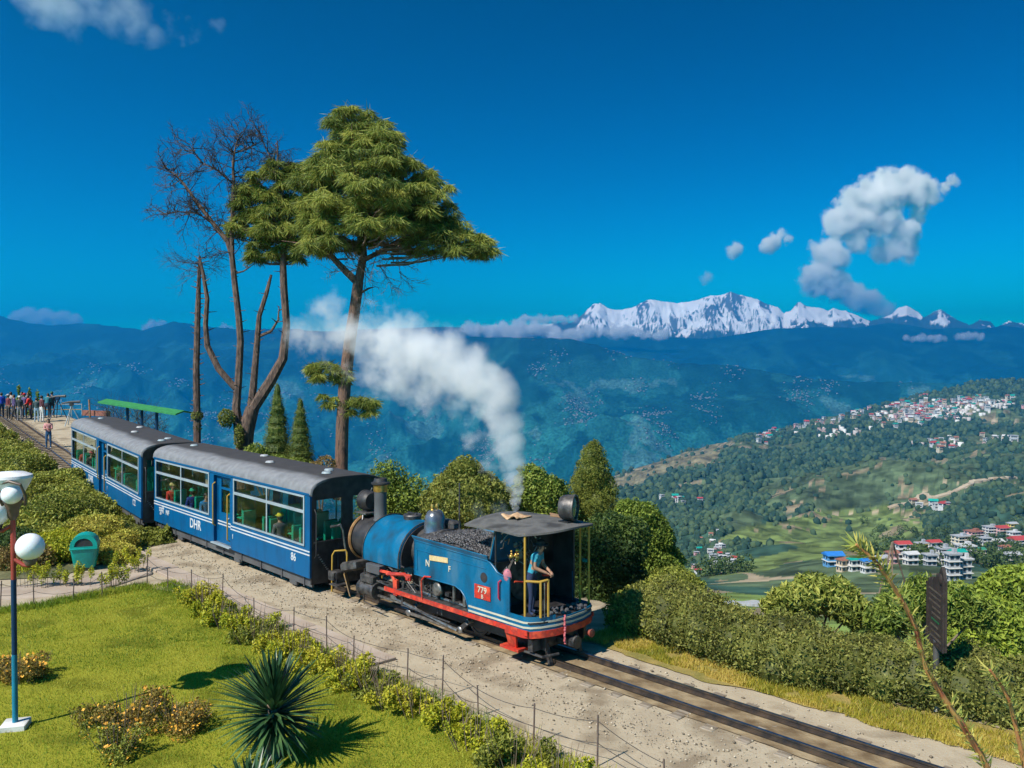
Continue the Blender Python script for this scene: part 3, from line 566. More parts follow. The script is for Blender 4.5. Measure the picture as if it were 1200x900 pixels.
for pts, r in bl: b = MB(); b.tube(pl([(x, y, random.uniform(-.6, .6)*i/3) for i, (x, y) in enumerate(pts)], Y, B), r, 7); b.build('limb', m_bark, big)
reg = [(412, 150, 26, 22, 24), (395, 172, 20, 16, 12), (440, 165, 22, 20, 16), (418, 190, 46, 22, 34), (465, 185, 18, 20, 12), (385, 200, 24, 18, 18), (440, 215, 52, 24, 40), (480, 215, 28, 24, 22), (395, 235, 40, 22, 30), (505, 235, 26, 20, 18), (455, 245, 50, 20, 34), (370, 245, 20, 22, 14), (430, 268, 60, 16, 34), (490, 262, 36, 20, 24), (525, 262, 20, 20, 14), (545, 285, 26, 14, 16), (395, 275, 34, 18, 20), (370, 290, 22, 12, 10), (500, 285, 30, 10, 10), (562, 292, 12, 12, 6), (365, 212, 14, 14, 8)]
cc = crownclumps(reg, Y, B, 2.4, (.36, .62)); needles('crown', cc, 260, .36, .013, PN, big)
b = MB()
for c, r in cc[::3]:
    z = Vector(c); yy = 430-(z.z+B[2]-CH)/Y*1000; a = Vector(P(422, min(318, yy+20), Y))-Vector(B); b.tube([tuple(a.lerp(z, .25)), tuple((a+z)/2+Vector((0, 0, -.15))), tuple(z)], [.05, .035, .012], 4)
for _ in range(26): twigs(b, Vector(P(random.uniform(405, 470), random.uniform(290, 320), Y))-Vector(B), rng.normal(0, 1, 3)+np.array([.3, 0, -.2]), 1.1, .02, 2, .7, -.02)
b.build('branch', m_twig, big, smooth=False)
low = crownclumps([(375, 432, 22, 5, 12), (405, 438, 12, 5, 6), (390, 440, 20, 6, 7)], Y, B, .5, (.25, .36)); low2 = crownclumps([(385, 468, 8, 6, 4), (428, 470, 10, 8, 9), (412, 475, 8, 10, 5), (432, 485, 5, 5, 2)], Y, B, .4, (.24, .34))
needles('lower_foliage', low, 260, .32, .012, PN, big); needles('lower_foliage', low2, 240, .30, .012, PN, big)
# straight bare trunk left
Y = 35.5; B = bs(231, 560, Y); st = empty('bare_pine', B, label='slim straight bare trunk with a few dead twigs at its top', cat='tree')
b = MB(); b.tube(pl([(231, 570), (231, 500), (230, 430), (232, 360), (234, 300)], Y, B), [.17, .155, .14, .12, .05], 8)
for y in range(308, 508, 6): x_ = 231+(y < 430)*(430-y)/130*2.5; b.tube(pl([(x_, y), (x_+random.choice([-1, 1])*random.uniform(5, 10), y-random.uniform(0, 4))], Y, B), [.05, .012], 4)
b.build('trunk', m_bark2, st); b = MB()
for _ in range(26): twigs(b, pl([(234, random.uniform(302, 322))], Y, B)[0], rng.normal(0, 1, 3)*np.array([1, 1, .25]), random.uniform(.7, 1.25), .014, 2, .6, .0)
b.build('twigs', MAT['dead_twig'], st, smooth=False); clump('ivy', [(pl([(231, 487)], Y, B)[0], (.25, .25, .22)), (pl([(231, 500)], Y, B)[0], (.16, .16, .3))], 1200, .07, LO, st, corek=.5)
# bare shrub behind the shelter
B = bs(150, 490, 47); sh = empty('bare_shrub', B, label='leafless grey-brown shrub behind the green roofed shelter', cat='shrub'); b = MB()
for _ in range(34): twigs(b, Vector((random.uniform(-1.4, 1.8), random.uniform(-.5, .5), 0)), rng.normal(0, .5, 3)+np.array([0, 0, 1]), random.uniform(1.0, 2.2), .022, 2, .6, .03)
b.build('branch', MAT['dead_twig'], sh, smooth=False); clump('leaf', [((0, 0, 1.3), (1.9, .7, 1.0))], 900, .07, LO, sh, corek=0, shell=.2)

# ---------------------------------------------------------------- plants on the bank, left
def bankz(x, y): return float(gz(x, y)+bank(x, y))
m_bank1 = leafmat('bank_leaf', (.075, .095, .018), (.19, .21, .03), (.33, .34, .06)); m_bank2 = leafmat('bank_leaf_dry', (.204, .170, .034), (.408, .357, .051), (.600, .578, .102))
def coverpts(n):
    s = rng.uniform(15.5, 56, n); k = np.interp(s, CN_S, CN_N)+1.05+rng.random(n)**1.2*np.interp(s, [15, 20, 40, 56], [3.5, 7, 15, 16]); q = np.stack([O.x+D.x*s+N.x*k, O.y+D.y*s+N.y*k], -1); return q[(q[:, 0]/q[:, 1] > -.70)]
q = scatter(150000, coverpts); cl = fbm(q[:, 0]*1.2, q[:, 1]*1.2, 4, 77); zt = gz(q[:, 0], q[:, 1])+bank(q[:, 0], q[:, 1])+np.clip(cl-.33, 0, 1)*1.5*rng.uniform(.5, 1, len(q))
V, F = quads(leafV(np.stack([q[:, 0], q[:, 1], zt], -1), .10, .8, .6)); o = mk('ground_cover', V, F, m_bank1, rnd=np.repeat(np.clip(cl*1.1+rng.normal(0, .15, len(q)), 0, 1), 4)); o['kind'] = 'stuff'
def bb(px, py, Y, r, n, mat, label, name='shrub', size=.08, fl=.75, **kw):
    p = P(px, py, Y); z = bankz(p.x, p.y)
    L_ = [((p.x+random.uniform(-.5, .5)*r, p.y+random.uniform(-.4, .4)*r, z+r*fl*random.uniform(.35, .6)), (r*random.uniform(.6, .9),)*2+(r*fl*random.uniform(.6, .8),)) for _ in range(5)]
    return bush(name, label, L_, n, size, mat, 'shrub', loc=(p.x, p.y, z), **kw)
bb(76, 592, 27.2, 1.0, 14000, m_bank1, 'rounded green shrub on the bank left of the rear carriage')
bb(112, 612, 26.2, .8, 8000, m_bank2, 'dry yellowish shrub on the bank between the rounded green shrub and the carriage', size=.07)
bb(140, 622, 25.6, .7, 8000, m_bank2, 'brownish dry shrub at the track-side end of the bank', size=.07)
bb(60, 640, 24.6, .85, 8000, LY, 'yellow-leaved shrub behind the teal litter bin on its left', size=.075)
bb(20, 600, 24.5, .8, 7000, LD, 'dark green shrub behind the lamp post', size=.08)
bb(130, 640, 24.4, .6, 6000, m_bank2, 'straw-coloured shrub right behind the teal litter bin', size=.07)
bb(20, 655, 23.5, .75, 7000, leafmat('leaf_brown', (.102, .068, .025), (.221, .153, .051), (.425, .323, .085)), 'brown leggy shrub at the left edge beside the globe lamp', size=.07)
bb(35, 540, 36, 1.0, 6000, m_bank1, 'low spreading green shrub high on the bank beside the curve', size=.11)
bb(75, 545, 34, .8, 5000, m_bank1, 'low green shrub on the bank close beside the curved rails', size=.11)

# ---------------------------------------------------------------- plants round the lawn
yl = [(8.6, 2.98), (8.0, 3.1), (7.2, 3.25), (6.3, 3.35), (5.6, 3.15), (4.9, 3.45), (4.2, 3.2), (3.5, 3.3), (2.7, 3.35), (2.1, 3.2), (1.4, 3.3), (.9, 3.25), (.3, 3.35), (-.3, 3.3), (-1.0, 3.25), (-1.7, 3.4), (-2.5, 3.3), (-3.3, 3.3)]
wh = ['opposite the middle of the front carriage', 'second along the fence from the corner by the path', 'third along the fence from the corner by the path', 'fourth along the fence from the corner by the path', 'below the join of carriage and engine', 'sparse, left of the yucca top', 'taller, beside the yucca on its far side', 'behind the right edge of the yucca', 'right of the yucca, leaning to the lawn', 'right of the yucca at the end of the concrete walk', 'opposite the engine coal bunker', 'small and green, opposite the engine cab', 'brightest and fullest yellow one, opposite the engine cab', 'just right of the brightest yellow shrub', 'loose, where the fence nears the bottom edge', 'thin, near the bottom edge', 'green, second from the bottom edge', 'cut by the bottom edge']
for i, ((s, n), wt) in enumerate(zip(yl, wh)):
    n += .38; p = S(s, n); z = float(gz(p.x, p.y)); r = .30+.10*(i in (0, 2, 4, 6, 8, 12, 16)); t = empty('fence_shrub', (p.x, p.y, z), label='yellow-green fence shrub, '+wt, cat='shrub', group='yellow-green shrubs along the wire fence')
    L_ = [((random.uniform(-.5, .5), random.uniform(-.2, .2), random.uniform(.06, .36)), (random.uniform(.07, .17),)*3) for _ in range(13)]
    clump('foliage', L_, 2100, .058, (LY, LYY)[i in (0, 1, 6, 8, 9, 12, 13)] if i not in (5, 11, 16) else m_bank1, t, corek=0, shell=.2, up=.8, rough=.4)
    b = MB()
    for _ in range(16): x0, y0 = random.uniform(-.35, .35), random.uniform(-.2, .2); b.tube([(x0*.6, y0*.6, 0), (x0, y0, .3), (x0*1.2, y0*1.2, random.uniform(.4, .72))], [.008, .006, .003], 3)
    b.build('stem', m_twig, t, smooth=False)
for i, (px, py, wt) in enumerate([(40, 690, 'left of the teal bin'), (90, 688, 'right in front of the teal bin'), (128, 690, 'right of the teal bin'), (155, 672, 'on the corner of the path right of the bin')]):
    p = gp(px, py); t = empty('path_plant', tuple(p), label='thin leggy path plant, '+wt, cat='plant', group='leggy plants along the path'); b = MB(); L_ = []
    for _ in range(14): x0, y0, h = random.uniform(-.5, .5), random.uniform(-.12, .12), random.uniform(.3, .75); b.tube([(x0*.9, y0, 0), (x0, y0, h)], [.007, .003], 3); L_.append(((x0, y0, h*.8), (.08, .08, .16)))
    b.build('stem', m_twig, t, smooth=False); clump('foliage', L_, 1400, .05, LY, t, corek=0, shell=.2)
m_or = M('marigold', (.55, .22, .02), (.75, .42, .03), scale=30, rough=.7)
def flowershrub(px, py, r, n, fl, label, mat):
    p = gp(px, py); t = empty('flowering_shrub', tuple(p), label=label, cat='shrub'); L_ = [((random.gauss(0, r*.55), random.gauss(0, r*.4), random.uniform(.08, .34)), (r*random.uniform(.2, .4), r*random.uniform(.2, .4), random.uniform(.1, .2))) for _ in range(14)]
    clump('foliage', L_, n, .042, mat, t, corek=0, shell=.15, rough=.5); q = lobepts(fl, L_, .8); V, F = quads(leafV(q+np.array([0, 0, .03]), .05, 1.5, .9)); mk('flowers', V, F, m_or, t)['kind'] = 'stuff'
    b = MB()
    for _ in range(40): a = random.uniform(0, 6.28); x0, y0 = r*.8*math.cos(a)*random.random(), r*.6*math.sin(a)*random.random(); b.tube([(x0*.5, y0*.5, 0), (x0, y0, .25), (x0*1.3, y0*1.3, random.uniform(.3, .6))], [.007, .005, .002], 3)
    b.build('stem', m_twig, t, smooth=False)
m_rb = leafmat('leaf_redbrown', (.102, .093, .025), (.221, .170, .034), (.425, .272, .068))
flowershrub(22, 800, .62, 5200, 220, 'orange-flowered shrub on the lawn behind the lamp post', m_rb)
flowershrub(150, 850, .62, 4200, 150, 'brownish flowering shrub in the middle of the lawn, left of the other', m_rb)
flowershrub(212, 858, .55, 3600, 170, 'orange-flowered shrub on the lawn directly left of the yucca', m_rb)
flowershrub(135, 885, .45, 2000, 110, 'low yellow-flowered shrub on the lawn at the bottom edge', m_bank1)
# yuccas
m_yuc = M('yucca_leaf', (.012, .045, .018), (.04, .10, .04), scale=3, rough=.38, c3=(.09, .17, .05), rnd=True, spec=.5, trans=.12)
def yucca(label, loc, h, n, L_, seed=1):
    t = empty('yucca', loc, label=label, cat='yucca'); r = np.random.default_rng(seed); b = MB(); b.tube([(0, 0, -.1), (0, 0, h*.6), (0, 0, h)], [.12, .11, .09], 9); b.build('trunk', m_twig, t); V = []; rn = []; Fq = []
    for i in range(n):
        u = i/n; el = math.radians(88-128*u+r.normal(0, 6)); az = i*2.39996+r.normal(0, .1); ln = L_*(.75+.25*math.sin(PI*min(u*1.2, 1)))*r.uniform(.88, 1.08)
        d = np.array([math.cos(az)*math.cos(el), math.sin(az)*math.cos(el), math.sin(el)]); sd = np.array([-math.sin(az), math.cos(az), 0]); up = np.cross(d, sd); up = up if up[2] > 0 else -up; base = np.array([0, 0, h-u*.25])+d*.04; K = len(V)
        for q, wd, cv in ((0, .018, 0), (.25, .030, .0), (.6, .026, -.012), (.85, .013, -.035), (1, .001, -.06)):
            c = base+d*ln*q+np.array([0, 0, cv*ln*1.2]); V += [c-sd*wd+up*wd*.35, c, c+sd*wd+up*wd*.35]; rn += [u*.2+.35+r.uniform(-.3, .3)]*3
        for q in range(4): Fq += [(K+q*3, K+q*3+1, K+q*3+4, K+q*3+3), (K+q*3+1, K+q*3+2, K+q*3+5, K+q*3+4)]
    V = np.array(V); lf = [None]*n                        # every leaf a part of its own
    for i in range(n):
        o = mk('leaf', V[i*15:(i+1)*15], [tuple(j-i*15 for j in f) for f in Fq[i*8:(i+1)*8]], m_yuc, t, rnd=rn[i*15:(i+1)*15], smooth=True)
p = gp(321, 905); yucca('large spiky yucca rosette in front of the yellow-green shrubs', (p.x-.12, p.y+.42, 0), .78, 250, .92, 3)
p = P(305, 925, 10.0); yucca('lower yucca at the bottom edge, its leaves spreading left under the large one', (p.x-.15, 10.1, 0), .35, 120, .75, 5)
p = P(470, 915, 9.6); yucca('yucca top standing for shadow and dark leaves at the bottom edge right of the others', (p.x, 9.6, 0), .42, 70, .42, 9)  # stands in for the large yucca's shadow and dark leaves at the edge
# ================================================================ THE TRAIN
def paint(name, c, c2=None, rough=.45, bump=.0015, **k): return M(name, tuple(x*.72 for x in c), tuple(x*.72 for x in (c2 or tuple(x*.75 for x in c))), scale=2.2, rough=rough, bump=bump, bscale=7, spec=.25, **k)
m_blue = M('coach_blue', (.004, .055, .145), (.0, .085, .215), c3=(.0, .078, .20), scale=2.6, rough=.42, bump=.0015, bscale=7, spec=.25, streak=(1.4, 1, .45), contrast=(.25, .75), detail=10); m_lblue = M('engine_blue', (.012, .05, .09), (.0, .105, .22), scale=2.6, rough=.38, bump=.003, bscale=9, c3=(.05, .14, .22), contrast=(.26, .80), spec=.3, detail=12, streak=(1, 1, .6))
m_white = paint('white_paint', (.75, .78, .80), (.6, .62, .64)); m_cream = paint('cream_paint', (.75, .70, .55)); m_red = M('red_paint', (.55, .03, .012), (.30, .03, .02), scale=6, rough=.5, c3=(.62, .07, .03)); m_yel = paint('yellow_paint', (.60, .36, .05), (.45, .28, .06))
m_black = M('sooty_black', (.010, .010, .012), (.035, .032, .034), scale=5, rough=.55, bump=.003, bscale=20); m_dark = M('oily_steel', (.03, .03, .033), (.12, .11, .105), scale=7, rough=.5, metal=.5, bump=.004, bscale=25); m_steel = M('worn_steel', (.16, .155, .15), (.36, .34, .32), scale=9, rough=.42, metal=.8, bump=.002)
m_grey = paint('grey_frame', (.13, .135, .14), (.09, .09, .10)); m_frame = paint('window_frame_grey', (.42, .50, .54), (.32, .38, .42)); m_brass = M('brass', (.45, .27, .06), (.62, .42, .12), scale=9, rough=.35, metal=.7); m_green = paint('seat_green', (.01, .42, .24), (.015, .50, .30), rough=.5)
m_roofg = M('roof_grey', (.20, .21, .225), (.38, .39, .41), scale=2.2, rough=.8, c3=(.29, .30, .32), bump=.004, streak=(.6, 3, 1), detail=10); m_tar = M('roof_tar', (.025, .025, .027), (.10, .098, .10), scale=1.8, rough=.9, c3=(.055, .052, .055), bump=.004, streak=(.8, 1.2, 1), detail=10)
m_inner = paint('coach_inner', (.55, .6, .55)); m_rustred = M('rust_red', (.30, .05, .03), (.15, .05, .035), scale=8, rough=.7)
def glassmat():
    m = bpy.data.materials.new('window_glass'); m.use_nodes = True; n = m.node_tree; n.nodes.clear(); L = n.links.new
    o = n.nodes.new('ShaderNodeOutputMaterial'); t = n.nodes.new('ShaderNodeBsdfTransparent'); t.inputs[0].default_value = (.93, .96, .95, 1); gl = n.nodes.new('ShaderNodeBsdfGlossy'); gl.inputs['Roughness'].default_value = .06
    lw = n.nodes.new('ShaderNodeLayerWeight'); lw.inputs[0].default_value = .3; ma = n.nodes.new('ShaderNodeMath'); ma.operation = 'MULTIPLY_ADD'; ma.inputs[1].default_value = .3; ma.inputs[2].default_value = .03; ma.use_clamp = True
    ms = n.nodes.new('ShaderNodeMixShader'); L(lw.outputs['Facing'], ma.inputs[0]); L(ma.outputs[0], ms.inputs[0]); L(t.outputs[0], ms.inputs[1]); L(gl.outputs[0], ms.inputs[2]); L(ms.outputs[0], o.inputs[0]); return m
m_glass = glassmat()
def txt(name, body, size, loc, mat, parent, rot=(PI/2, 0, PI), ext=.004, align='CENTER', sx=1):
    c = bpy.data.curves.new(name, 'FONT'); c.body = body; c.size = size; c.extrude = ext; c.align_x = align; c.align_y = 'CENTER'; c.offset = size*.014; q = bpy.data.objects.new(name, c); COL.objects.link(q); bpy.context.view_layer.update()
    me = bpy.data.meshes.new_from_object(q.evaluated_get(bpy.context.evaluated_depsgraph_get())); bpy.data.objects.remove(q); me.materials.clear(); me.materials.append(mat); o = bpy.data.objects.new(name, me); COL.objects.link(o)
    o.parent = parent; o.location = loc; o.rotation_euler = rot; o.scale = (sx, 1, 1); return o
def arch(n=14, W=1.07, z0=2.47, z1=2.87):       # half-flat carriage roof section
    out = []
    for i in range(n+1):
        a = PI*i/n; c, s_ = math.cos(a), math.sin(a); out.append((W*math.copysign(abs(c)**.62, c), z0+(z1-z0)*abs(s_)**.75))
    return out
HW = 1.05
def coach(label, loc, rot, L_, number, sign_n, front_dark=True):
    t = empty('passenger_carriage', loc, rot=rot, label=label, cat='carriage', group='blue narrow gauge passenger carriages')
    k = L_/9.8; X = lambda v: v*k; W2, DR, W1 = (X(.26), X(4.06)), (X(4.27), X(5.36)), (X(5.66), X(9.62)); z0, zs, ze = .40, 1.19, 2.40
    for sg in (1, -1):
        y = sg*HW; b = MB(); T = .06; yc = y-sg*T/2
        def bx(x0, x1, za, zb, yy=yc, tt=T): b.box(((x0+x1)/2, yy, (za+zb)/2), (x1-x0, tt, zb-za))
        bx(0, DR[0], z0, zs); bx(DR[1], L_, z0, zs); bx(0, L_, ze, 2.49, yc-sg*.001, T)
        for x0, x1 in ((0, W2[0]), (W2[1], DR[0]), (DR[1], W1[0]), (W1[1], L_)): bx(x0, x1, zs, ze)
        b.box((L_/2, y+sg*.006, 2.475), (L_, .03, .05)); b.build('side_panel', m_blue, t, smooth=False)
        for za in (1.06, .975):                # two white lines
            for x0, x1 in ((0, DR[0]), (DR[1], L_)): b = MB(); b.box(((x0+x1)/2, y+sg*.003, za), (x1-x0, .008, .034)); b.build('white_stripe', m_white, t, smooth=False)
        d = MB(); dy = y-sg*.13; d.box(((DR[0]+DR[1])/2, dy, .86), (DR[1]-DR[0], .05, .92)); d.box(((DR[0]+DR[1])/2, dy, 2.40), (DR[1]-DR[0], .05, .18)); d.box(((DR[0]+DR[1])/2, dy, 2.03), (DR[1]-DR[0], .05, .06))
        for xx in (DR[0]+.14, DR[1]-.14): d.box((xx, dy, 1.85), (.27, .049, 1.1))
        for xx in (DR[0]-.02, DR[1]+.02): d.box((xx, y-sg*.1, 1.45), (.04, .12, 2.06))
        dd = d.build('door', m_blue, t, smooth=False)
        gg = MB(); gg.box(((DR[0]+DR[1])/2, dy, 1.66), (DR[1]-DR[0]-.5, .012, .72)); gg.box(((DR[0]+DR[1])/2, dy, 2.19), (DR[1]-DR[0]-.5, .012, .26)); gg.build('pane', m_glass, dd, smooth=False)
        hb = MB(); hb.box((DR[0]+.35, dy+sg*.04, 1.2), (.12, .04, .03)); hb.build('handle', m_white, dd, smooth=False)
        st = MB(); st.box(((DR[0]+DR[1])/2, y-sg*.02, .43), (DR[1]-DR[0]+.1, .2, .03)); st.build('step', m_frame, t, smooth=False)
        for za in (1.06, .975): b = MB(); b.box(((DR[0]+DR[1])/2, dy+sg*.03, za), (DR[1]-DR[0]-.1, .008, .034)); b.build('white_stripe', m_white, t, smooth=False)
        for xx, za, zb in ((DR[0]+.10, .60 if sg > 0 else .9, 1.95), (DR[1]-.06, .92, 2.18)):
            b = MB(); b.tube([(xx, y-sg*.02, za), (xx, y+sg*.05, za+.05), (xx, y+sg*.055, zb-.05), (xx, y-sg*.02, zb)], .02, 7); b.build('handrail', m_yel, t)
        for w0, w1 in (W2, W1):                # window bays, each light its own pane
            f = MB(); yf = y+sg*.008; fw = .035; mid = (w0+w1)/2+.0
            for x in (w0, w1): f.box((x, yf, (zs+ze)/2), (fw*1.5, .03, ze-zs+fw))
            f.box((mid, yf, (zs+ze)/2), (fw*1.5, .028, ze-zs))
            for z in (zs, ze): f.box((mid, yf+sg*.001, z), (w1-w0+fw*1.5, .032, fw*1.2))
            for a, c in ((w0, mid), (mid, w1)): f.box(((a+c)/2, yf, 2.02), (c-a-.04, .026, .075))
            fo = f.build('window', m_frame, t, smooth=False)
            for a, c in ((w0, mid), (mid, w1)):
                for z_, zz in ((zs, 2.0), (2.04, ze)): p = MB(); p.box(((a+c)/2, y-sg*.03, (z_+zz)/2), (c-a-.05, .008, zz-z_)); p.build('pane', m_glass, fo, smooth=False)
    A = arch(); b = MB(); V = []; ar_ = [(yy, zz) for yy, zz in A]; n = len(ar_); xs = [-.07, -.05, .3, L_*.5, L_-.3, L_+.05, L_+.07]
    for x in xs:
        q = .97 if x in (-.07, L_+.07) else 1
        for yy, zz in ar_: V.append((x, yy*q, 2.47+(zz-2.47)*q))
    for x in xs:
        for yy, zz in ar_: V.append((x, yy*.96, 2.43+(zz-2.47)*.93))
    F = []; m = len(xs)*n
    for i in range(len(xs)-1):
        for j in range(n-1): F += [(i*n+j, i*n+j+1, (i+1)*n+j+1, (i+1)*n+j), (m+i*n+j, m+(i+1)*n+j, m+(i+1)*n+j+1, m+i*n+j+1)]
        F += [(i*n, (i+1)*n, m+(i+1)*n, m+i*n), (i*n+n-1, m+i*n+n-1, m+(i+1)*n+n-1, (i+1)*n+n-1)]
    for i in (0, len(xs)-1):
        for j in range(n-1): F.append((i*n+j, i*n+j+1, m+i*n+j+1, m+i*n+j))
    mm = M('carriage_roof', (.2, .2, .2))       # tarred centre, grey shoulders, ragged edge
    if not mm.get('done'):
        mm['done'] = 1; nn = mm.node_tree; Lk = nn.links.new; bs_ = nn.nodes['Principled BSDF']; bs_.inputs['Roughness'].default_value = .85
        tc = nn.nodes.new('ShaderNodeTexCoord'); sp = nn.nodes.new('ShaderNodeSeparateXYZ'); Lk(tc.outputs['Object'], sp.inputs[0]); nz = nn.nodes.new('ShaderNodeTexNoise'); nz.inputs['Scale'].default_value = .5; nz.inputs['Detail'].default_value = 5; Lk(tc.outputs['Object'], nz.inputs[0])
        ma = nn.nodes.new('ShaderNodeMath'); ma.operation = 'MULTIPLY_ADD'; Lk(nz.outputs[0], ma.inputs[0]); ma.inputs[1].default_value = .5; Lk(sp.outputs[1], ma.inputs[2]); cr = nn.nodes.new('ShaderNodeValToRGB'); e = cr.color_ramp.elements; e[0].position = .72; e[1].position = .98; e[0].color = (.036, .034, .037, 1); e[1].color = (.165, .172, .19, 1); Lk(ma.outputs[0], cr.inputs[0])
        n2 = nn.nodes.new('ShaderNodeTexNoise'); n2.inputs['Scale'].default_value = 5; n2.inputs['Detail'].default_value = 10; Lk(tc.outputs['Object'], n2.inputs[0]); c2 = nn.nodes.new('ShaderNodeValToRGB'); c2.color_ramp.elements[0].color = (.75, .75, .75, 1); c2.color_ramp.elements[1].color = (1.2, 1.18, 1.15, 1); c2.color_ramp.elements[0].position = .3; c2.color_ramp.elements[1].position = .75; Lk(n2.outputs[0], c2.inputs[0])
        mx = nn.nodes.new('ShaderNodeMix'); mx.data_type = 'RGBA'; mx.blend_type = 'MULTIPLY'; mx.inputs[0].default_value = 1; Lk(cr.outputs[0], mx.inputs[6]); Lk(c2.outputs[0], mx.inputs[7]); Lk(mx.outputs[2], bs_.inputs['Base Color'])
        bp = nn.nodes.new('ShaderNodeBump'); bp.inputs['Distance'].default_value = .003; Lk(n2.outputs[0], bp.inputs['Height']); Lk(bp.outputs[0], bs_.inputs['Normal'])
    b.add(V, F); rf = b.build('roof', mm, t)
    for q, (x, yy) in enumerate(((.55, .25), (1.0, -.1), (L_-.9, .1), (L_*.5, -.3), (L_*.35, .3))):
        v = MB(); v.lathe([(.0, .10), (.10, .09), (.13, .05), (.07, .04), (.07, -.03)], (x, yy, 2.83), 14); v.build('roof_vent', m_frame if q < 3 else m_roofg, rf)
    for x, sgx in ((0, -1), (L_, 1)):           # end walls with their openings
        b = MB(); T = .05; xc = x-sgx*T/2
        for (ya, yb) in ((-1.0, -.86), (-.19, .13), (.86, 1.0)): b.box((xc, (ya+yb)/2, 1.8), (T, yb-ya, 1.05))
        b.box((xc, 0, .76), (T, 2.0, 1.05)); b.prism([(-1.02, 2.32), (1.02, 2.32)]+[(yy*.955, 2.43+(zz-2.47)*.92) for yy, zz in A], 'x', xc-T/2+.001, xc+T/2-.001)
        ep = b.build('end_panel', m_black, t, smooth=False); p = MB()
        for yy in (-.52, .49): p.box((xc, yy, 1.8), (.01, .68, 1.03))
        p.build('pane', m_glass, ep, smooth=False); b = MB()
        for yy in (-.3, .25): b.box((x+sgx*.03, yy, .72), (.03, .035, .9))
        b.box((x+sgx*.03, -.0, 1.27), (.03, 1.9, .04)); b.tube([(x+sgx*.02, .93, .9), (x+sgx*.10, .93, .95), (x+sgx*.10, .93, 2.0), (x+sgx*.02, .93, 2.1)], .014, 6); b.build('end_fittings', m_black, t)
        b = MB(); b.tube([(x+sgx*.05, .35, 1.62), (x+sgx*.09, .25, 1.66), (x+sgx*.12, .18, 1.5), (x+sgx*.13, .14, 1.15), (x+sgx*.18, .10, .85)], .024, 8); b.tube([(x+sgx*.05, .5, 1.62), (x+sgx*.07, .2, 1.63)], .03, 8); b.build('brake_pipe', m_steel, t)
        b = MB()
        for i in range(22):
            a = i/21; c = Vector((x+sgx*(.08+.06*a), .86-.75*a, .98-.62*math.sin(min(1, a*1.25)*PI/2)+(.12*max(0, a-.8)*5))); b.tube([c+Vector((0, -.02, 0)), c+Vector((0, .022, -.012))], .016, 5)
        b.build('safety_chain', m_steel, t); b = MB(); b.box((x+sgx*.2, 0, .40), (.45, .16, .12), bev=.02); b.lathe([(0, 0), (.14, 0), (.14, .03), (0, .035)], (x+sgx*.42, 0, .42), 16, Euler((0, sgx*PI/2, 0))); b.build('buffer_coupling', m_dark, t)
    b = MB(); b.box((L_/2, 0, .42), (L_-.02, 2.04, .05)); b.build('floor', m_black, t, smooth=False)
    b = MB(); b.box((L_/2, 0, 2.44), (L_-.12, 1.96, .02)); b.build('ceiling_lining', m_inner, t, smooth=False)
    for sg in (1, -1): b = MB(); b.box((L_/2, sg*.93, .27), (L_-.1, .05, .22)); [b.box((x, sg*.965, .26), (.05, .03, .26)) for x in np.linspace(.4, L_-.4, 9)]; [b.box((x, sg*.90, .12), (.35, .10, .16), bev=.02) for x in (1.0, L_*.42, L_-1.8)]; b.build('underframe', m_grey, t, smooth=False)
    for bxx in (1.55, L_-1.55):
        bg_ = MB(); bg_.box((bxx, .42, .24), (1.7, .05, .14)); bg_.box((bxx, -.42, .24), (1.7, .05, .14)); bg_.box((bxx, 0, .27), (.3, .9, .1)); bo = bg_.build('bogie', m_dark, t, smooth=False)
        for dx in (-.5, .5):
            for sg in (1, -1): w_ = MB(); w_.lathe([(0, .03), (.10, .035), (.12, .02), (.20, .02), (.215, .03), (.23, .03), (.23, -.02), (.26, -.025), (.26, -.045), (0, -.045)], (bxx+dx, sg*.33, .10-.02+.08), 20, Euler((-sg*PI/2, 0, 0))); w_.build('wheel', m_dark, bo)
    # green seats, a pair of backs per row
    sb = MB(); sb.box((0, 0, .42), (.42, .42, .07), bev=.03); sb.box((-.2, 0, .76), (.07, .42, .66), bev=.03); sb.box((0, 0, .2), (.05, .3, .4)); seat0 = None
    for i, x in enumerate(np.arange(.55, L_-.3, .78)):
        if DR[0]-.15 < x < DR[1]+.15: continue
        for yy in (.70, .24, -.24, -.70):
            if abs(yy) < .3 and yy > 0: continue
            if seat0 is None: seat0 = sb.build('seat', m_green, t); o = seat0
            else: o = seat0.copy(); COL.objects.link(o)
            o.location = (x, yy, .45); o.rotation_euler = (0, 0, 0 if i % 2 else PI)
    # lettering, as painted
    txt('lettering', 'DHR', .40, (X(5.66)+.95, HW+.004, .74), m_white, t, sx=.95); txt('lettering', number, .28, (X(.78), HW+.004, .80), m_white, t, sx=.9); txt('lettering', 'NF', .22, (L_-1.10, HW+.004, .80), m_white, t); txt('lettering', 'पूसी', .26, (L_-.62, HW+.004, .82), m_white, t); txt('lettering', '।', .2, (DR[0]-.12, HW+.004, .78), m_white, t)
    return t
c1 = coach('front blue passenger carriage coupled next to the engine, with number 86', (*S(7.47, 0)[:2], -.005), (0, -.0165, SA), 9.8, '86', 0)
h2 = math.radians(38.6); r0 = Vector((-11.38, 28.62)); c2 = coach('rear blue passenger carriage, higher up the line on the curve', (r0.x, r0.y, .21), (0, -.036, PI/2+h2), 10.35, '122', 0)

# ---------------------------------------------------------------- the engine
e = empty('steam_locomotive', S(0, 0, 0), SA, label='old blue tank steam engine with red frame, its open cab at the near end', cat='locomotive')
HE = .9
def part(name, mat, f, parent=None, smooth=True): b = MB(); f(b); return b.build(name, mat, parent or e, smooth)
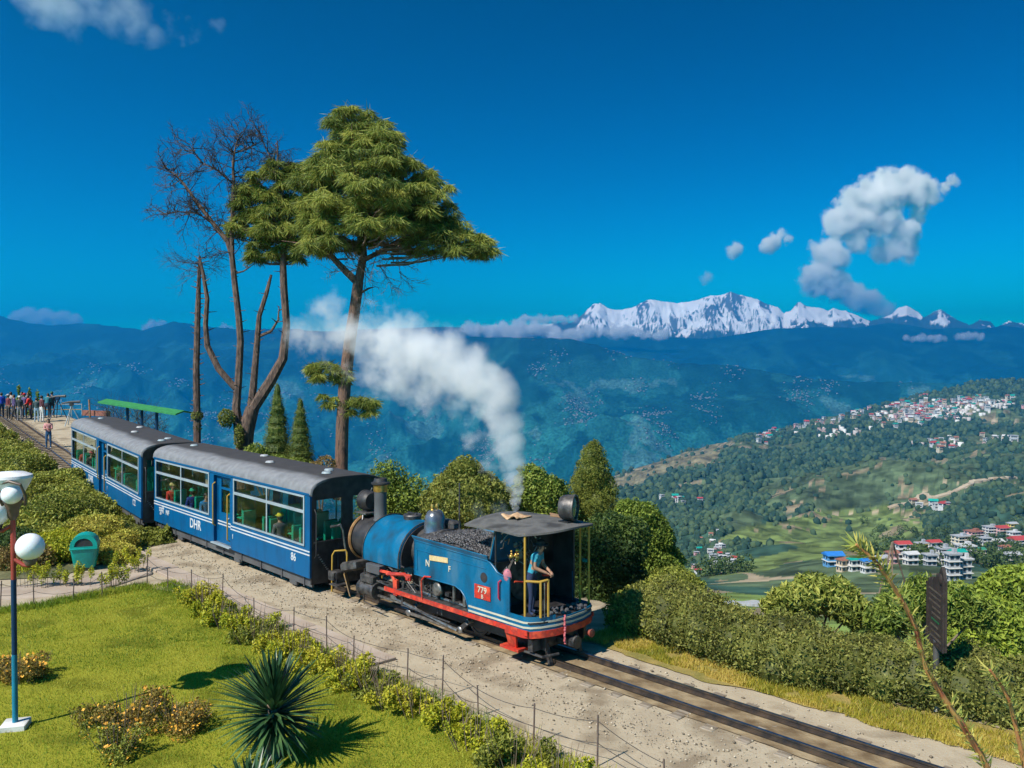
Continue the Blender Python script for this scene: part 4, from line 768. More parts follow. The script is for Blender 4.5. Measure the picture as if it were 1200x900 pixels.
# side sheets, tanks and cab sides in one pressed plate per side
side = [(3.42, 1.20), (3.42, 1.93), (1.12, 1.86), (1.02, 1.83), (.92, 1.76), (.84, 1.69), (.74, 1.66), (.50, 1.65), (.50, .72), (1.66, .72), (1.68, .86), (1.76, 1.02), (1.90, 1.14), (2.08, 1.20)]
for sg in (1, -1):
    part('side_sheet', m_lblue, lambda b: b.prism(side, 'y', sg*HE-sg*.03, sg*HE), smooth=False)
    def trim(b):
        P3 = [(x, sg*(HE+.006), z) for x, z in side]; b.tube(P3[0:8]+[P3[8]], .013, 6); b.tube([P3[9], *P3[10:], P3[0]], .013, 6)
        b.tube([(3.32, sg*(HE+.004), 1.30), (3.32, sg*(HE+.004), 1.74), (1.15, sg*(HE+.004), 1.70)], .008, 5)
    part('beading', m_lblue, trim)
    part('flared_coping', m_lblue, lambda b: b.add([(3.44, sg*HE, 1.92), (1.10, sg*HE, 1.85), (1.08, sg*(HE+.06), 1.96), (3.46, sg*(HE+.06), 2.02), (3.44, sg*(HE-.03), 1.93), (1.10, sg*(HE-.03), 1.86), (1.08, sg*(HE+.035), 1.97), (3.46, sg*(HE+.035), 2.03)], [(0, 1, 2, 3), (7, 6, 5, 4), (3, 2, 6, 7), (0, 3, 7, 4), (1, 5, 6, 2)]), smooth=False)
    part('running_board', m_dark, lambda b: b.box((2.35, sg*.70, .745), (4.1, .42, .03)))
    part('footplate_edge', m_red, lambda b: b.box((2.25, sg*.915, .70), (4.5, .03, .09)))
for sg in (1, -1):
    def riv(b):
        for x in np.arange(.56, 3.4, .11): b.ball((x, sg*(HE+.002), 1.62 if x < .8 else 1.80), .008, 5, 4)
        for z in np.arange(.95, 1.8, .09):
            for x in (.55, 1.75 if z > 1.2 else .55, 2.55 if z > 1.25 else .55, 3.36 if z > 1.25 else .55): b.ball((x, sg*(HE+.002), z), .008, 5, 4)
    part('rivets', m_lblue, riv)['kind'] = 'stuff'
part('tank_end', m_lblue, lambda b: b.box((3.40, 0, 1.56), (.04, 1.74, .72)))
part('bunker_floor', m_black, lambda b: b.box((2.3, 0, 1.75), (2.2, 1.72, .04)))
# weather plate in front of the coal
part('spectacle_plate', m_lblue, lambda b: b.add([(1.12, .86, 1.84), (1.12, .02, 1.84), (1.02, .02, 2.44), (1.02, .80, 2.42), (1.09, .86, 1.84), (1.09, .02, 1.84), (.99, .02, 2.44), (.99, .80, 2.42)], [(0, 1, 2, 3), (7, 6, 5, 4), (3, 2, 6, 7), (0, 3, 7, 4), (1, 5, 6, 2), (0, 4, 5, 1)]), smooth=False)
part('plate_beading', m_steel, lambda b: b.tube([(1.13, .86, 1.84), (1.02, .81, 2.43), (1.02, .02, 2.45)], .012, 6))
# coal: a heap of separate lumps
n = 2600; xy = np.stack([rng.uniform(1.16, 3.36, n), rng.uniform(-.1, .84, n)], -1); hz_ = 1.86+.30*np.sin(PI*(xy[:, 0]-1.0)/2.6)*np.clip(1-((xy[:, 1]-.25)/.9)**2, 0, 1)*(.8+.4*fbm(xy[:, 0]*3, xy[:, 1]*3, 2, 5))
base = np.array([[1, 0, 0], [-1, 0, 0], [0, 1, 0], [0, -1, 0], [0, 0, 1], [0, 0, -1]], float); tri = np.array([[0, 2, 4], [2, 1, 4], [1, 3, 4], [3, 0, 4], [2, 0, 5], [1, 2, 5], [3, 1, 5], [0, 3, 5]])
V = base[None]*rng.uniform(.018, .045, (n, 1, 1))*rng.uniform(.6, 1.4, (n, 6, 1))+np.concatenate([xy, hz_[:, None]], -1)[:, None]; F = (tri[None]+6*np.arange(n)[:, None, None]).reshape(-1, 3)
G_ = [(x, y) for x in np.linspace(1.13, 3.4, 16) for y in np.linspace(-.14, .87, 9)]; k = len(V)*6
V2 = [(x, y, 1.84+.28*math.sin(PI*(x-1.0)/2.6)*max(0, 1-((y-.25)/.9)**2)) for x, y in G_]; o = mk('coal', V.reshape(-1, 3), F, M('coal', (.012, .012, .014), (.10, .095, .10), scale=14, rough=.38, spec=.6), e); o['kind'] = 'stuff'
F2 = [(i*9+j, (i+1)*9+j, (i+1)*9+j+1, i*9+j+1) for i in range(15) for j in range(8)]; mk('coal_heap', V2, F2, MAT['coal'], e)
# boiler, saddle tank, smokebox
rx = Euler((0, PI/2, 0))
part('boiler', m_dark, lambda b: b.lathe([(.0, 3.3), (.50, 3.3), (.50, 3.42), (.535, 3.44), (.535, 3.5), (.50, 3.52), (.50, 4.1), (.50, 5.6)], (0, 0, 1.50), 30, rx))
def saddle(b):
    W_, zt, zb = .80, 2.10, 1.17; sec = [(W_, zb), (W_+.01, 1.35)]+[((W_+.01)*math.cos(a), 1.35+(zt-1.35)*math.sin(a)) for a in np.linspace(.12, PI-.12, 15)]+[(-W_-.01, 1.35), (-W_, zb)]
    b.prism(sec+[(-.52, zb), (-.50, 1.50), (-.36, 1.86), (0, 2.0), (.36, 1.86), (.50, 1.50), (.52, zb)], 'x', 4.10, 5.52)
part('saddle_tank', m_lblue, saddle)
def band(b):
    for x in (4.12, 5.50): b.tube([(x, .82, 1.17)]+[(x, .825*math.cos(a), 1.35+.765*math.sin(a)) for a in np.linspace(.05, PI-.05, 18)]+[(x, -.82, 1.17)], .014, 6)
part('tank_beading', m_dark, band)
part('tank_front_plate', m_black, lambda b: b.prism([(.77, 1.19)]+[(.78*math.cos(a), 1.35+.72*math.sin(a)) for a in np.linspace(.1, PI-.1, 15)]+[(-.77, 1.19)], 'x', 4.07, 4.10))
part('tank_filler', m_dark, lambda b: (b.lathe([(.0, .10), (.20, .09), (.22, .06), (.20, .0), (.20, -.1)], (4.75, -.05, 2.11), 18), b.box((4.75, -.05, 2.22), (.34, .05, .03))))
part('smokebox', m_black, lambda b: b.lathe([(0, 5.5), (.52, 5.5), (.52, 5.55), (.50, 5.57), (.50, 6.5), (.0, 6.5)], (0, 0, 1.45), 30, rx))
sbd = part('smokebox_door', M('rusty_door', (.13, .09, .06), (.30, .21, .14), scale=5, rough=.8, bump=.003), lambda b: b.lathe([(.53, 6.46), (.53, 6.52), (.49, 6.53), (.47, 6.56), (.30, 6.60), (.0, 6.62)], (0, 0, 1.45), 30, rx))
part('door_handle', m_steel, lambda b: (b.tube([(6.60, 0, 1.45), (6.70, 0, 1.45)], .02, 8), b.tube([(6.68, -.12, 1.35), (6.68, .12, 1.55)], .012, 6)), sbd)
part('smokebox_rim', M('copper_rim', (.28, .13, .05), (.42, .24, .10), scale=8, rough=.5, metal=.5), lambda b: b.lathe([(.53, 6.44), (.56, 6.46), (.56, 6.51), (.53, 6.53)], (0, 0, 1.45), 36, rx))
ch = part('chimney', m_grey, lambda b: b.lathe([(.26, 1.80), (.20, 1.88), (.155, 1.96), (.15, 2.3), (.155, 2.62)], (5.95, 0, 0), 24))
part('brass_cap', m_brass, lambda b: b.lathe([(.157, 2.60), (.175, 2.63), (.165, 2.72), (.19, 2.77)], (5.95, 0, 0), 24), ch); part('chimney_top', m_black, lambda b: b.lathe([(.19, 2.765), (.225, 2.79), (.225, 2.82), (.17, 2.84), (.15, 2.92), (.115, 2.93), (.115, 2.6)], (5.95, 0, 0), 24), ch)
dm = part('steam_dome', M('dome_steel', (.10, .11, .13), (.20, .21, .23), scale=5, rough=.25, metal=.6), lambda b: b.lathe([(.30, 1.85), (.25, 1.95), (.235, 2.15), (.22, 2.28), (.16, 2.38), (.08, 2.42), (0, 2.43)], (3.86, 0, 0), 26))
for dy in (-.06, .07): part('safety_valve', m_brass, lambda b: b.lathe([(.04, 2.36), (.045, 2.42), (.03, 2.44), (.045, 2.50), (.03, 2.54), (0, 2.545)], (3.86, dy, 0), 12), dm)
part('steam_pipe', m_dark, lambda b: (b.tube([(3.25, -.2, 2.0), (3.25, -.2, 3.05)], .018, 6), b.box((3.9, -.35, 2.05), (.8, .3, .2), bev=.05)))
# big round lamps
def lamp(par, c, tilt, r=.27, dirx=-1, mat=m_dark, glass=(.02, .08, .06)):
    ro = Euler((0, dirx*PI/2, tilt)); h = part('headlamp', mat, lambda b: b.lathe([(0, -.16), (r*.8, -.15), (r*.95, -.10), (r, -.02), (r, .10), (r*1.06, .11), (r*1.06, .15), (r*.9, .155), (r*.88, .10)], c, 26, ro), par)
    part('lens', M('lamp_lens', glass, tuple(x*2 for x in glass), scale=6, rough=.08, spec=.9), lambda b: b.lathe([(r*.89, .115), (r*.6, .135), (0, .15)], c, 26, ro), h); part('bracket', m_black, lambda b: (b.box((c[0], c[1], c[2]-r-.03), (.25, .3, .05)), b.tube([(c[0], c[1]-.1, c[2]-r+.04), (c[0], c[1]-.1, c[2]-r-.1)], .02, 6), b.tube([(c[0], c[1]+.1, c[2]-r+.04), (c[0], c[1]+.1, c[2]-r-.1)], .02, 6)), h); return h
lamp(e, (.02, -.2, 2.90), .45, .245)
hl2 = lamp(e, (6.45, 0, 2.33), 0, .24, 1, m_black, (.03, .03, .035))
part('lamp_shelf', m_steel, lambda b: (b.box((6.45, 0, 2.05), (.45, .5, .03)), b.tube([(6.4, .2, 2.05), (6.35, .25, 1.9)], .02, 6), b.tube([(6.62, -.22, 2.6), (6.70, -.1, 2.3), (6.66, .05, 2.0), (6.62, .12, 1.8)], .015, 6)))
# cab
def roof(b):
    xs = np.linspace(-.42, 1.75, 10); ys = np.linspace(-1.0, 1.0, 13); V = []
    for dz in (0, -.035):
        for x in xs:
            for y in ys: q = .62*abs(y)**3*max(0, (.9-x)/1.3); V.append((x+q, y*.95, 2.52+.12*(1-y*y)-.02*abs(x-.6)+dz))
    n1 = len(xs)*13; F = []
    for i in range(9):
        for j in range(12): a = i*13+j; F += [(a, a+1, a+14, a+13), (n1+a, n1+a+13, n1+a+14, n1+a+1)]
    for i in range(9): F += [(i*13, (i+1)*13, n1+(i+1)*13, n1+i*13), (i*13+12, n1+i*13+12, n1+(i+1)*13+12, (i+1)*13+12)]
    for j in range(12): F += [(j, n1+j, n1+j+1, j+1), (117+j, 118+j, n1+118+j, n1+117+j)]
    b.add(V, F)
part('cab_roof', M('cab_roof_tar', (.03, .03, .031), (.10, .098, .095), scale=2, rough=.85, c3=(.058, .057, .058), bump=.004), roof)
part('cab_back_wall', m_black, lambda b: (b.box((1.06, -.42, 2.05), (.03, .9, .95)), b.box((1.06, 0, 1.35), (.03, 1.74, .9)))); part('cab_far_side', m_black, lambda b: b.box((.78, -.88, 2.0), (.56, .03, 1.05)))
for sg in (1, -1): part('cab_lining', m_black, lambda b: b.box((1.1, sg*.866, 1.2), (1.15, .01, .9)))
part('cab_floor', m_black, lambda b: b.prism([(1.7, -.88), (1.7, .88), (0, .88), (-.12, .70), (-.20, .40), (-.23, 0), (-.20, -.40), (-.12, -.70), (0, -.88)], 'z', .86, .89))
part('roof_post', m_black, lambda b: (b.tube([(.95, .84, 1.7), (.95, .84, 2.52)], .018, 6), b.tube([(.70, .2, 2.0), (.70, .2, 2.55)], .015, 6), b.tube([(.45, -.84, .9), (.45, -.84, 2.5)], .02, 6)))
part('boiler_backhead', m_dark, lambda b: (b.lathe([(0, .98), (.48, .98), (.48, 1.1)], (0, 0, 1.45), 24, rx),))
def fit(b):
    for i in range(26): y, z = random.uniform(-.1, .75), random.uniform(1.6, 2.45); b.tube([(.92, y, z), (.86, y+random.uniform(-.12, .12), z+random.uniform(-.15, .15)), (.80, y+random.uniform(-.2, .2), z+random.uniform(-.2, .2))], random.uniform(.008, .018), 5)
    for q in range(4): b.lathe([(.05, 0), (.055, .01), (.055, .03), (0, .035)], (.88, random.uniform(0, .6), random.uniform(1.8, 2.3)), 12, Euler((0, -PI/2, 0)))
part('pipes_and_gauges', m_steel, fit); part('brass_fittings', m_brass, lambda b: [b.ball((.72+random.uniform(-.06, .06), .55+random.uniform(-.1, .1), 1.95+random.uniform(-.12, .12)), random.uniform(.02, .045), 8, 6) for _ in range(14)])
part('control_lever', m_red, lambda b: (b.tube([(.30, .15, .9), (.25, .17, 1.55)], .018, 6), b.tube([(.25, .05, 1.60), (.23, .28, 1.64)], .028, 6), b.tube([(.5, .78, 1.55), (.5, .55, 1.5)], .02, 6)))
part('rag', M('pink_cloth', (.45, .16, .20), (.30, .10, .13), scale=9, rough=.95), lambda b: b.ball((.60, .86, 1.66), .12, 10, 8, sc_=(.9, .5, 1.1)))
for x, y, z0_, z1_ in ((.13, .86, .98, 2.52), (.30, -.86, .80, 2.48), (.05, -.84, .80, 2.46)): part('roof_pillar', m_yel, lambda b: b.tube([(x, y, z0_), (x, y, z1_)], .022, 8))
part('cab_gate', m_yel, lambda b: (b.tube([(.13, .86, 1.64), (-.10, .72, 1.64), (-.16, .55, 1.66)], .024, 8), b.tube([(-.12, .70, .98), (-.12, .70, 1.64)], .024, 8), b.tube([(-.16, .54, .98), (-.16, .54, 1.66)], .024, 8)))
part('gate_rod', m_steel, lambda b: b.tube([(-.14, .62, .98), (-.14, .62, 1.62)], .014, 6)); part('green_rag', paint('teal_cloth', (.01, .22, .20), rough=.9), lambda b: b.ball((.17, -.86, 1.75), .07, 8, 6, sc_=(1.3, .5, .6)))
# bowed front skirt with its stripes, the red beam below
bow = [(1.66, HE+.0), (.6, HE), (.12, HE-.0), (.0, HE-.06), (-.10, .68), (-.19, .38), (-.22, 0), (-.19, -.38), (-.10, -.68), (.0, -HE+.06), (.12, -HE), (1.66, -HE)]
def skirt(b, za, zb, off, k0=0, k1=None, th=.02):
    p = bow[k0:k1]; V = []; 
    for i, (x, y) in enumerate(p):
        a = Vector(p[max(i-1, 0)]); c = Vector(p[min(i+1, len(p)-1)]); t_ = (c-a).normalized(); nn = Vector((t_.y, -t_.x)); nn = -nn if nn.dot(Vector((x-1.2, y))) < 0 else nn
        for o_, z in ((off, za), (off, zb), (off-th, zb), (off-th, za)): V.append((x+nn.x*o_, y+nn.y*o_, z))
    F = []
    for i in range(len(p)-1):
        for j in range(4): F.append((i*4+j, i*4+(j+1) % 4, (i+1)*4+(j+1) % 4, (i+1)*4+j))
    m = len(p)-1; F += [(0, 1, 2, 3), (m*4+3, m*4+2, m*4+1, m*4)]; b.add(V, F)
part('front_skirt', m_lblue, lambda b: skirt(b, .745, .99, .012, 1, 6)); part('skirt_stripe', m_cream, lambda b: skirt(b, .865, .90, .020)); part('skirt_stripe', m_cream, lambda b: skirt(b, .775, .81, .020)); part('skirt_base', m_lblue, lambda b: skirt(b, .72, .93, .010))
part('front_beam', m_red, lambda b: skirt(b, .60, .725, .03, 1, 11, .05)); part('beam_bracket', m_red, lambda b: (b.add([(.62, .92, .66), (.32, .92, .66), (.42, .80, .30), (.62, .80, .30), (.62, .88, .66), (.32, .88, .66), (.42, .76, .30), (.62, .76, .30)], [(0, 1, 2, 3), (7, 6, 5, 4), (0, 3, 7, 4), (1, 5, 6, 2), (2, 6, 7, 3), (0, 4, 5, 1)]), b.box((.55, .72, .29), (.5, .3, .05))), smooth=False)
part('platform_litter', m_grey, lambda b: [b.ball((random.uniform(-.16, .25), random.uniform(-.7, .35), .91+random.uniform(0, .04)), random.uniform(.02, .05), 6, 4) for _ in range(46)], smooth=False)
part('coupling_hook', m_dark, lambda b: (b.box((-.15, 0, .42), (.5, .22, .16), bev=.03), b.lathe([(0, 0), (.12, 0), (.12, .04), (0, .05)], (-.36, 0, .43), 18, Euler((0, -PI/2, 0))), b.box((.1, 0, .42), (.12, 1.5, .22))))
part('guard_iron', m_dark, lambda b: (b.box((-.05, .42, .22), (.06, .08, .4), ry=.3), b.box((-.05, -.42, .22), (.06, .08, .4), ry=.3), b.tube([(.55, .72, .27), (-.12, .66, .24), (-.2, .3, .24)], .025, 6)))
part('red_chain', M('pink_chain', (.50, .12, .14), (.35, .07, .08), scale=9, rough=.7), lambda b: [b.tube([(-.25, .18+.012*math.sin(i), .96-i*.05), (-.26, .185+.02*(i % 2), .91-i*.05)], .020, 6) for i in range(11)])
part('red_buffer', m_rustred, lambda b: b.lathe([(0, 0), (.06, 0), (.06, .08), (.08, .09), (.08, .11), (0, .12)], (-.18, -.55, .46), 14, Euler((0, -PI/2, 0))))
# frames, wheels and motion
for sg in (1, -1):
    part('main_frame', m_black, lambda b: b.box((2.6, sg*.52, .50), (5.4, .03, .36)))
    for x in (1.95, 3.65):
        w_ = part('driving_wheel', m_dark, lambda b: (b.lathe([(.0, .04), (.08, .05), (.10, .03), (.27, .03), (.28, .045), (.33, .045), (.33, -.03), (.36, -.035), (.36, -.06), (0, -.06)], (x, sg*.34, .45), 32, Euler((-sg*PI/2, 0, 0))), b.box((x+.12, sg*.70, .33), (.34, .05, .13), ry=.7, bev=.03)))
        part('crank_pin', m_steel, lambda b: b.tube([(x+.02, sg*.38, .45), (x+.02, sg*.68, .45)], .05, 10), w_)
    part('coupling_rod', m_steel, lambda b: (b.box((2.98, sg*.76, .26), (1.9, .035, .07), bev=.01), b.ball((2.12, sg*.76, .26), .08, 12, 8, sc_=(1, .4, 1)), b.ball((3.83, sg*.76, .26), .08, 12, 8, sc_=(1, .4, 1))))
    part('connecting_rod', m_steel, lambda b: b.tube([(2.12, sg*.82, .27), (4.35, sg*.82, .52)], .03, 6))
    part('slide_bar', m_steel, lambda b: (b.box((4.45, sg*.80, .62), (1.0, .05, .04)), b.box((4.45, sg*.80, .44), (1.0, .05, .04)), b.box((4.3, sg*.80, .53), (.2, .1, .14), bev=.02)))
    part('cylinder', m_dark, lambda b: (b.lathe([(0, 4.9), (.19, 4.9), (.19, 4.96), (.165, 4.98), (.165, 5.45), (.19, 5.47), (.19, 5.53), (0, 5.54)], (0, sg*.80, .53), 20, rx), b.box((5.2, sg*.80, .78), (.5, .28, .2), bev=.03)))
    part('valve_gear', m_dark, lambda b: (b.tube([(4.9, sg*.84, .78), (3.9, sg*.84, .70)], .02, 6), b.tube([(3.9, sg*.84, .95), (3.95, sg*.84, .40)], .028, 6), b.tube([(3.95, sg*.84, .42), (2.3, sg*.86, .40)], .018, 6), b.tube([(5.3, sg*.9, 1.0), (5.3, sg*.92, .25), (4.6, sg*.92, .2)], .016, 6)))
    part('red_bracket', m_red, lambda b: (b.box((4.12, sg*.88, .78), (.14, .06, .34)), b.tube([(4.12, sg*.9, .62), (4.16, sg*.9, .95), (4.35, sg*.86, 1.05), (4.75, sg*.86, 1.03)], .035, 6), b.tube([(4.45, sg*.88, 1.02), (3.80, sg*.88, 1.12), (3.65, sg*.88, 1.05)], .04, 6), b.box((3.7, sg*.85, 1.06), (.16, .08, .14), bev=.02)))
    part('red_rail', m_red, lambda b: b.tube([(3.12, sg*.94, .74), (3.14, sg*.94, 1.12), (3.05, sg*.93, 1.22), (2.85, sg*.91, 1.24)], .018, 7))
    part('tool_box', m_grey, lambda b: b.box((4.98, sg*.80, 1.04), (.52, .22, .20), bev=.01)); part('sand_box', m_dark, lambda b: b.box((6.15, sg*.62, .88), (.65, .42, .24), bev=.05, ry=.25))
    part('step', m_dark, lambda b: (b.box((6.65, sg*.72, .36), (.35, .35, .03)), b.box((6.80, sg*.72, .55), (.25, .3, .22), bev=.02))); part('front_guard', M('worn_orange', (.36, .20, .05), (.16, .13, .10), scale=6, rough=.7), lambda b: b.add([(6.55, sg*.62, .72), (6.25, sg*.86, .70), (6.0, sg*.86, .22), (6.30, sg*.66, .36), (6.53, sg*.60, .70), (6.23, sg*.84, .68), (5.98, sg*.84, .20), (6.28, sg*.64, .34)], [(0, 1, 2, 3), (7, 6, 5, 4), (0, 3, 7, 4), (1, 5, 6, 2), (2, 6, 7, 3), (0, 4, 5, 1)]), smooth=False)
    part('hoop_rail', m_yel, lambda b: b.tube([(6.95, sg*.74, .12), (6.92, sg*.74, 1.02), (6.88, sg*.70, 1.12), (6.70, sg*.50, 1.14), (6.68, sg*.48, 1.08), (6.68, sg*.48, .80)], .022, 7))
part('air_pump', m_steel, lambda b: (b.tube([(3.4, .72, .79), (1.9, .75, .79)], .03, 6), b.lathe([(.0, .0), (.17, 0), (.20, .03), (.20, .10), (.17, .12), (.17, .36), (.20, .38), (.20, .44), (0, .45)], (2.95, .72, .90), 20, Euler((PI/2, 0, 0))), b.lathe([(0, 0), (.12, 0), (.14, .02), (.12, .05), (0, .06)], (2.72, .84, 1.0), 16, Euler((-PI/2, 0, 0))), b.tube([(3.4, .7, .8), (3.42, .72, 1.05), (3.36, .74, 1.18)], .06, 8), b.tube([(2.3, .75, .78), (2.3, .75, 1.15)], .035, 8), b.tube([(1.95, .75, .78), (1.95, .75, 1.1)], .05, 8)))
def clutter(b):
    b.box((3.8, .66, .74), (3.2, .12, .05))
    for i in range(44): x, z = random.uniform(2.3, 5.2), random.uniform(.55, 1.15); b.tube([(x, .72+random.uniform(-.05, .08), z), (x+random.uniform(-.25, .25), .76, z+random.uniform(-.12, .12)), (x+random.uniform(-.4, .4), .78, z+random.uniform(-.2, .1))], random.uniform(.008, .022), 5)
    for i in range(12): b.box((random.uniform(2.4, 5), random.uniform(.6, .78), random.uniform(.8, 1.1)), (random.uniform(.06, .2), .1, random.uniform(.06, .16)), bev=.01)
part('pipework', m_dark, clutter)
part('front_beam', m_dark, lambda b: (b.box((6.7, 0, .50), (.10, 1.6, .26)), b.box((6.95, 0, .42), (.5, .18, .14), bev=.02), b.lathe([(0, 0), (.15, 0), (.15, .03), (0, .04)], (7.18, 0, .42), 16, Euler((0, PI/2, 0)))))
# plates and lettering on the tank side
pz = part('number_plate', m_red, lambda b: b.box((1.25, HE+.012, 1.225), (.46, .012, .27))); txt('lettering', '779', .17, (1.25, HE+.02, 1.265), m_cream, pz, sx=1.05); txt('lettering', 'B', .11, (1.25, HE+.02, 1.14), m_cream, pz)
part('name_plate', M('plate_tan', (.50, .36, .16), (.62, .48, .26), scale=20, rough=.5), lambda b: b.box((2.60, HE+.012, 1.655), (.60, .012, .105), ry=.06)); txt('lettering', 'N', .19, (2.97, HE+.006, 1.50), m_cream, e); txt('lettering', 'F', .17, (2.26, HE+.006, 1.50), m_cream, e)
part('red_handle', M('magenta_paint', (.40, .03, .08), (.3, .02, .06), scale=5, rough=.5), lambda b: b.tube([(.76, HE+.01, 1.18), (.76, HE+.04, 1.22), (.76, HE+.04, 1.52), (.72, HE+.01, 1.56)], .018, 7))
part('grease_patch', m_black, lambda b: b.lathe([(0, .002), (.10, .002)], (1.22, HE+.002, 1.52), 14, Euler((-PI/2, 0, 0))))
# things lying on the cab roof
sk = MB(); V = []
for i in range(9):
    for j in range(7): V.append((1.0+i*.055-.2, .42-j*.07, 2.655+.05*math.sin(i*.9)*math.cos(j*.8)+random.uniform(0, .02)))
sk.add(V, [(i*7+j, (i+1)*7+j, (i+1)*7+j+1, i*7+j+1) for i in range(8) for j in range(6)]); o = sk.build('sack', M('sack_cloth', (.34, .20, .11), (.50, .34, .20), scale=12, rough=.95), None); o.location = S(0, 0, 0); o.rotation_euler = (0, 0, SA); o.modifiers.new('s', 'SOLIDIFY').thickness = .02
tag(o, 'crumpled tan sack lying on the cab roof below the steam jet', 'sack')
pk = MB(); pk.tube([(.15, -.55, 2.63), (.9, -.62, 2.62)], .02, 6); pk.box((.45, -.5, 2.64), (.5, .12, .04), rz=.2); o = pk.build('plank', M('old_wood', (.16, .09, .05), (.30, .18, .10), scale=8, rough=.9), None, smooth=False); o.location = S(0, 0, 0); o.rotation_euler = (0, 0, SA); tag(o, 'brown wooden plank and rod lying on the cab roof beside the big lamp', 'plank')
# ================================================================ PEOPLE
SK = M('skin', (.36, .20, .13), (.30, .16, .10), scale=20, rough=.6); HAIR = M('hair', (.012, .010, .010), (.03, .022, .018), scale=30, rough=.6)
_cl = {}
def cloth(c):
    k = tuple(round(x, 3) for x in c); 
    if k not in _cl: _cl[k] = M('cloth_%d' % len(_cl), c, tuple(x*.65 for x in c), scale=9, rough=.9, bump=.004, bscale=30)
    return _cl[k]
def skeleton(pose, fingers=False):
    J = {}; E_ = []
    def add(n, p, r, par=None, reg=0): J[n] = [Vector(p), r, reg]; 
    def link(a, b): E_.append((a, b))
    sit = pose == 'sit'; hz_ = .52 if sit else .93; lean = {'drive': .32, 'bend': .35, 'stand': 0, 'phone': .02, 'sit': .0, 'walk': .03}[pose]
    T = lambda x, y, z: (x, y+lean*max(0, z-.93)*1.0, z-(.93-hz_)-lean*max(0, z-.93)*.25)
    chain = [('pelvis', T(0, 0, .93), (.155, .115), 2), ('waist', T(0, .0, 1.08), (.145, .105), 1), ('chest', T(0, .01, 1.28), (.175, .12), 1), ('upper', T(0, 0, 1.40), (.13, .085), 1), ('neck', T(0, .01, 1.485), (.052, .055), 0), ('jaw', T(0, .03, 1.545), (.062, .075), 0), ('skull', T(0, .02, 1.615), (.075, .09), 0), ('crown', T(0, .01, 1.685), (.055, .068), 0)]
    for i, (n, p, r, g_) in enumerate(chain): add(n, p, r, reg=g_); (i and link(chain[i-1][0], n))
    arms = {'stand': ((.20, .0, 1.12), (.21, .06, .90)), 'drive': ((.22, .10, 1.14), (.10, .36, 1.02)), 'bend': ((.20, .12, 1.14), (.14, .36, 1.05)), 'phone': ((.20, .08, 1.14), (.07, .27, 1.16)), 'sit': ((.20, .04, 1.14), (.14, .25, 1.02)), 'walk': ((.21, .05, 1.13), (.20, .16, .94))}[pose]
    for sg, nm in ((-1, 'l'), (1, 'r')):
        k = -1 if (pose == 'walk' and sg < 0) else 1; sh = T(sg*.165, 0, 1.405); el = T(sg*arms[0][0], arms[0][1]*k, arms[0][2]); wr = T(sg*arms[1][0], arms[1][1]*k, arms[1][2])
        add('sh'+nm, sh, (.075, .072), reg=1); add('el'+nm, el, (.054, .052), reg=1 if pose != 'drive' else 0); add('wr'+nm, wr, (.035, .032), reg=0); link('upper', 'sh'+nm); link('sh'+nm, 'el'+nm); link('el'+nm, 'wr'+nm)
        d = (Vector(wr)-Vector(el)).normalized(); hp = Vector(wr)+d*.07; add('hd'+nm, hp, (.036, .022), reg=0); link('wr'+nm, 'hd'+nm)
        if fingers:
            sd = Vector((1, 0, 0)); dn = Vector((0, -.2, -1)).normalized()
            for f in range(4):
                b0 = hp+d*.03+sd*(f-1.5)*.02; add('f%d%s' % (f, nm), b0+d*.035, (.0095, .0095), reg=0); add('g%d%s' % (f, nm), b0+d*(.05+.006*(f in (1, 2)))+dn*.03, (.0085, .0085), reg=0); add('h%d%s' % (f, nm), b0+d*.035+dn*.048, (.007, .007), reg=0); link('hd'+nm, 'f%d%s' % (f, nm)); link('f%d%s' % (f, nm), 'g%d%s' % (f, nm)); link('g%d%s' % (f, nm), 'h%d%s' % (f, nm))
            add('t0'+nm, hp-sd*sg*.035+d*.0, (.011, .011), reg=0); add('t1'+nm, hp-sd*sg*.045+d*.035+dn*.02, (.009, .009), reg=0); link('wr'+nm, 't0'+nm); link('t0'+nm, 't1'+nm)
        if sit: L_ = [('hip', (sg*.09, .04, .50), (.088, .085), 2), ('knee', (sg*.11, .44, .52), (.058, .055), 2), ('ank', (sg*.11, .42, .09), (.04, .042), 2), ('toe', (sg*.12, .56, .035), (.038, .03), 3)]
        else:
            w_ = (.16*sg if pose == 'walk' else .02*sg); L_ = [('hip', (sg*.088, 0, .87), (.090, .088), 2), ('knee', (sg*.10, .03+w_*.5, .49), (.058, .060), 2), ('ank', (sg*.105, w_-.01, .09), (.038, .042), 2), ('toe', (sg*.12, w_+.14, .035), (.038, .028), 3)]
        pv = 'pelvis'
        for n, p, r, g_ in L_: add(n+nm, p, r, reg=g_); link(pv, n+nm); pv = n+nm
    return J, E_
_pc = {}
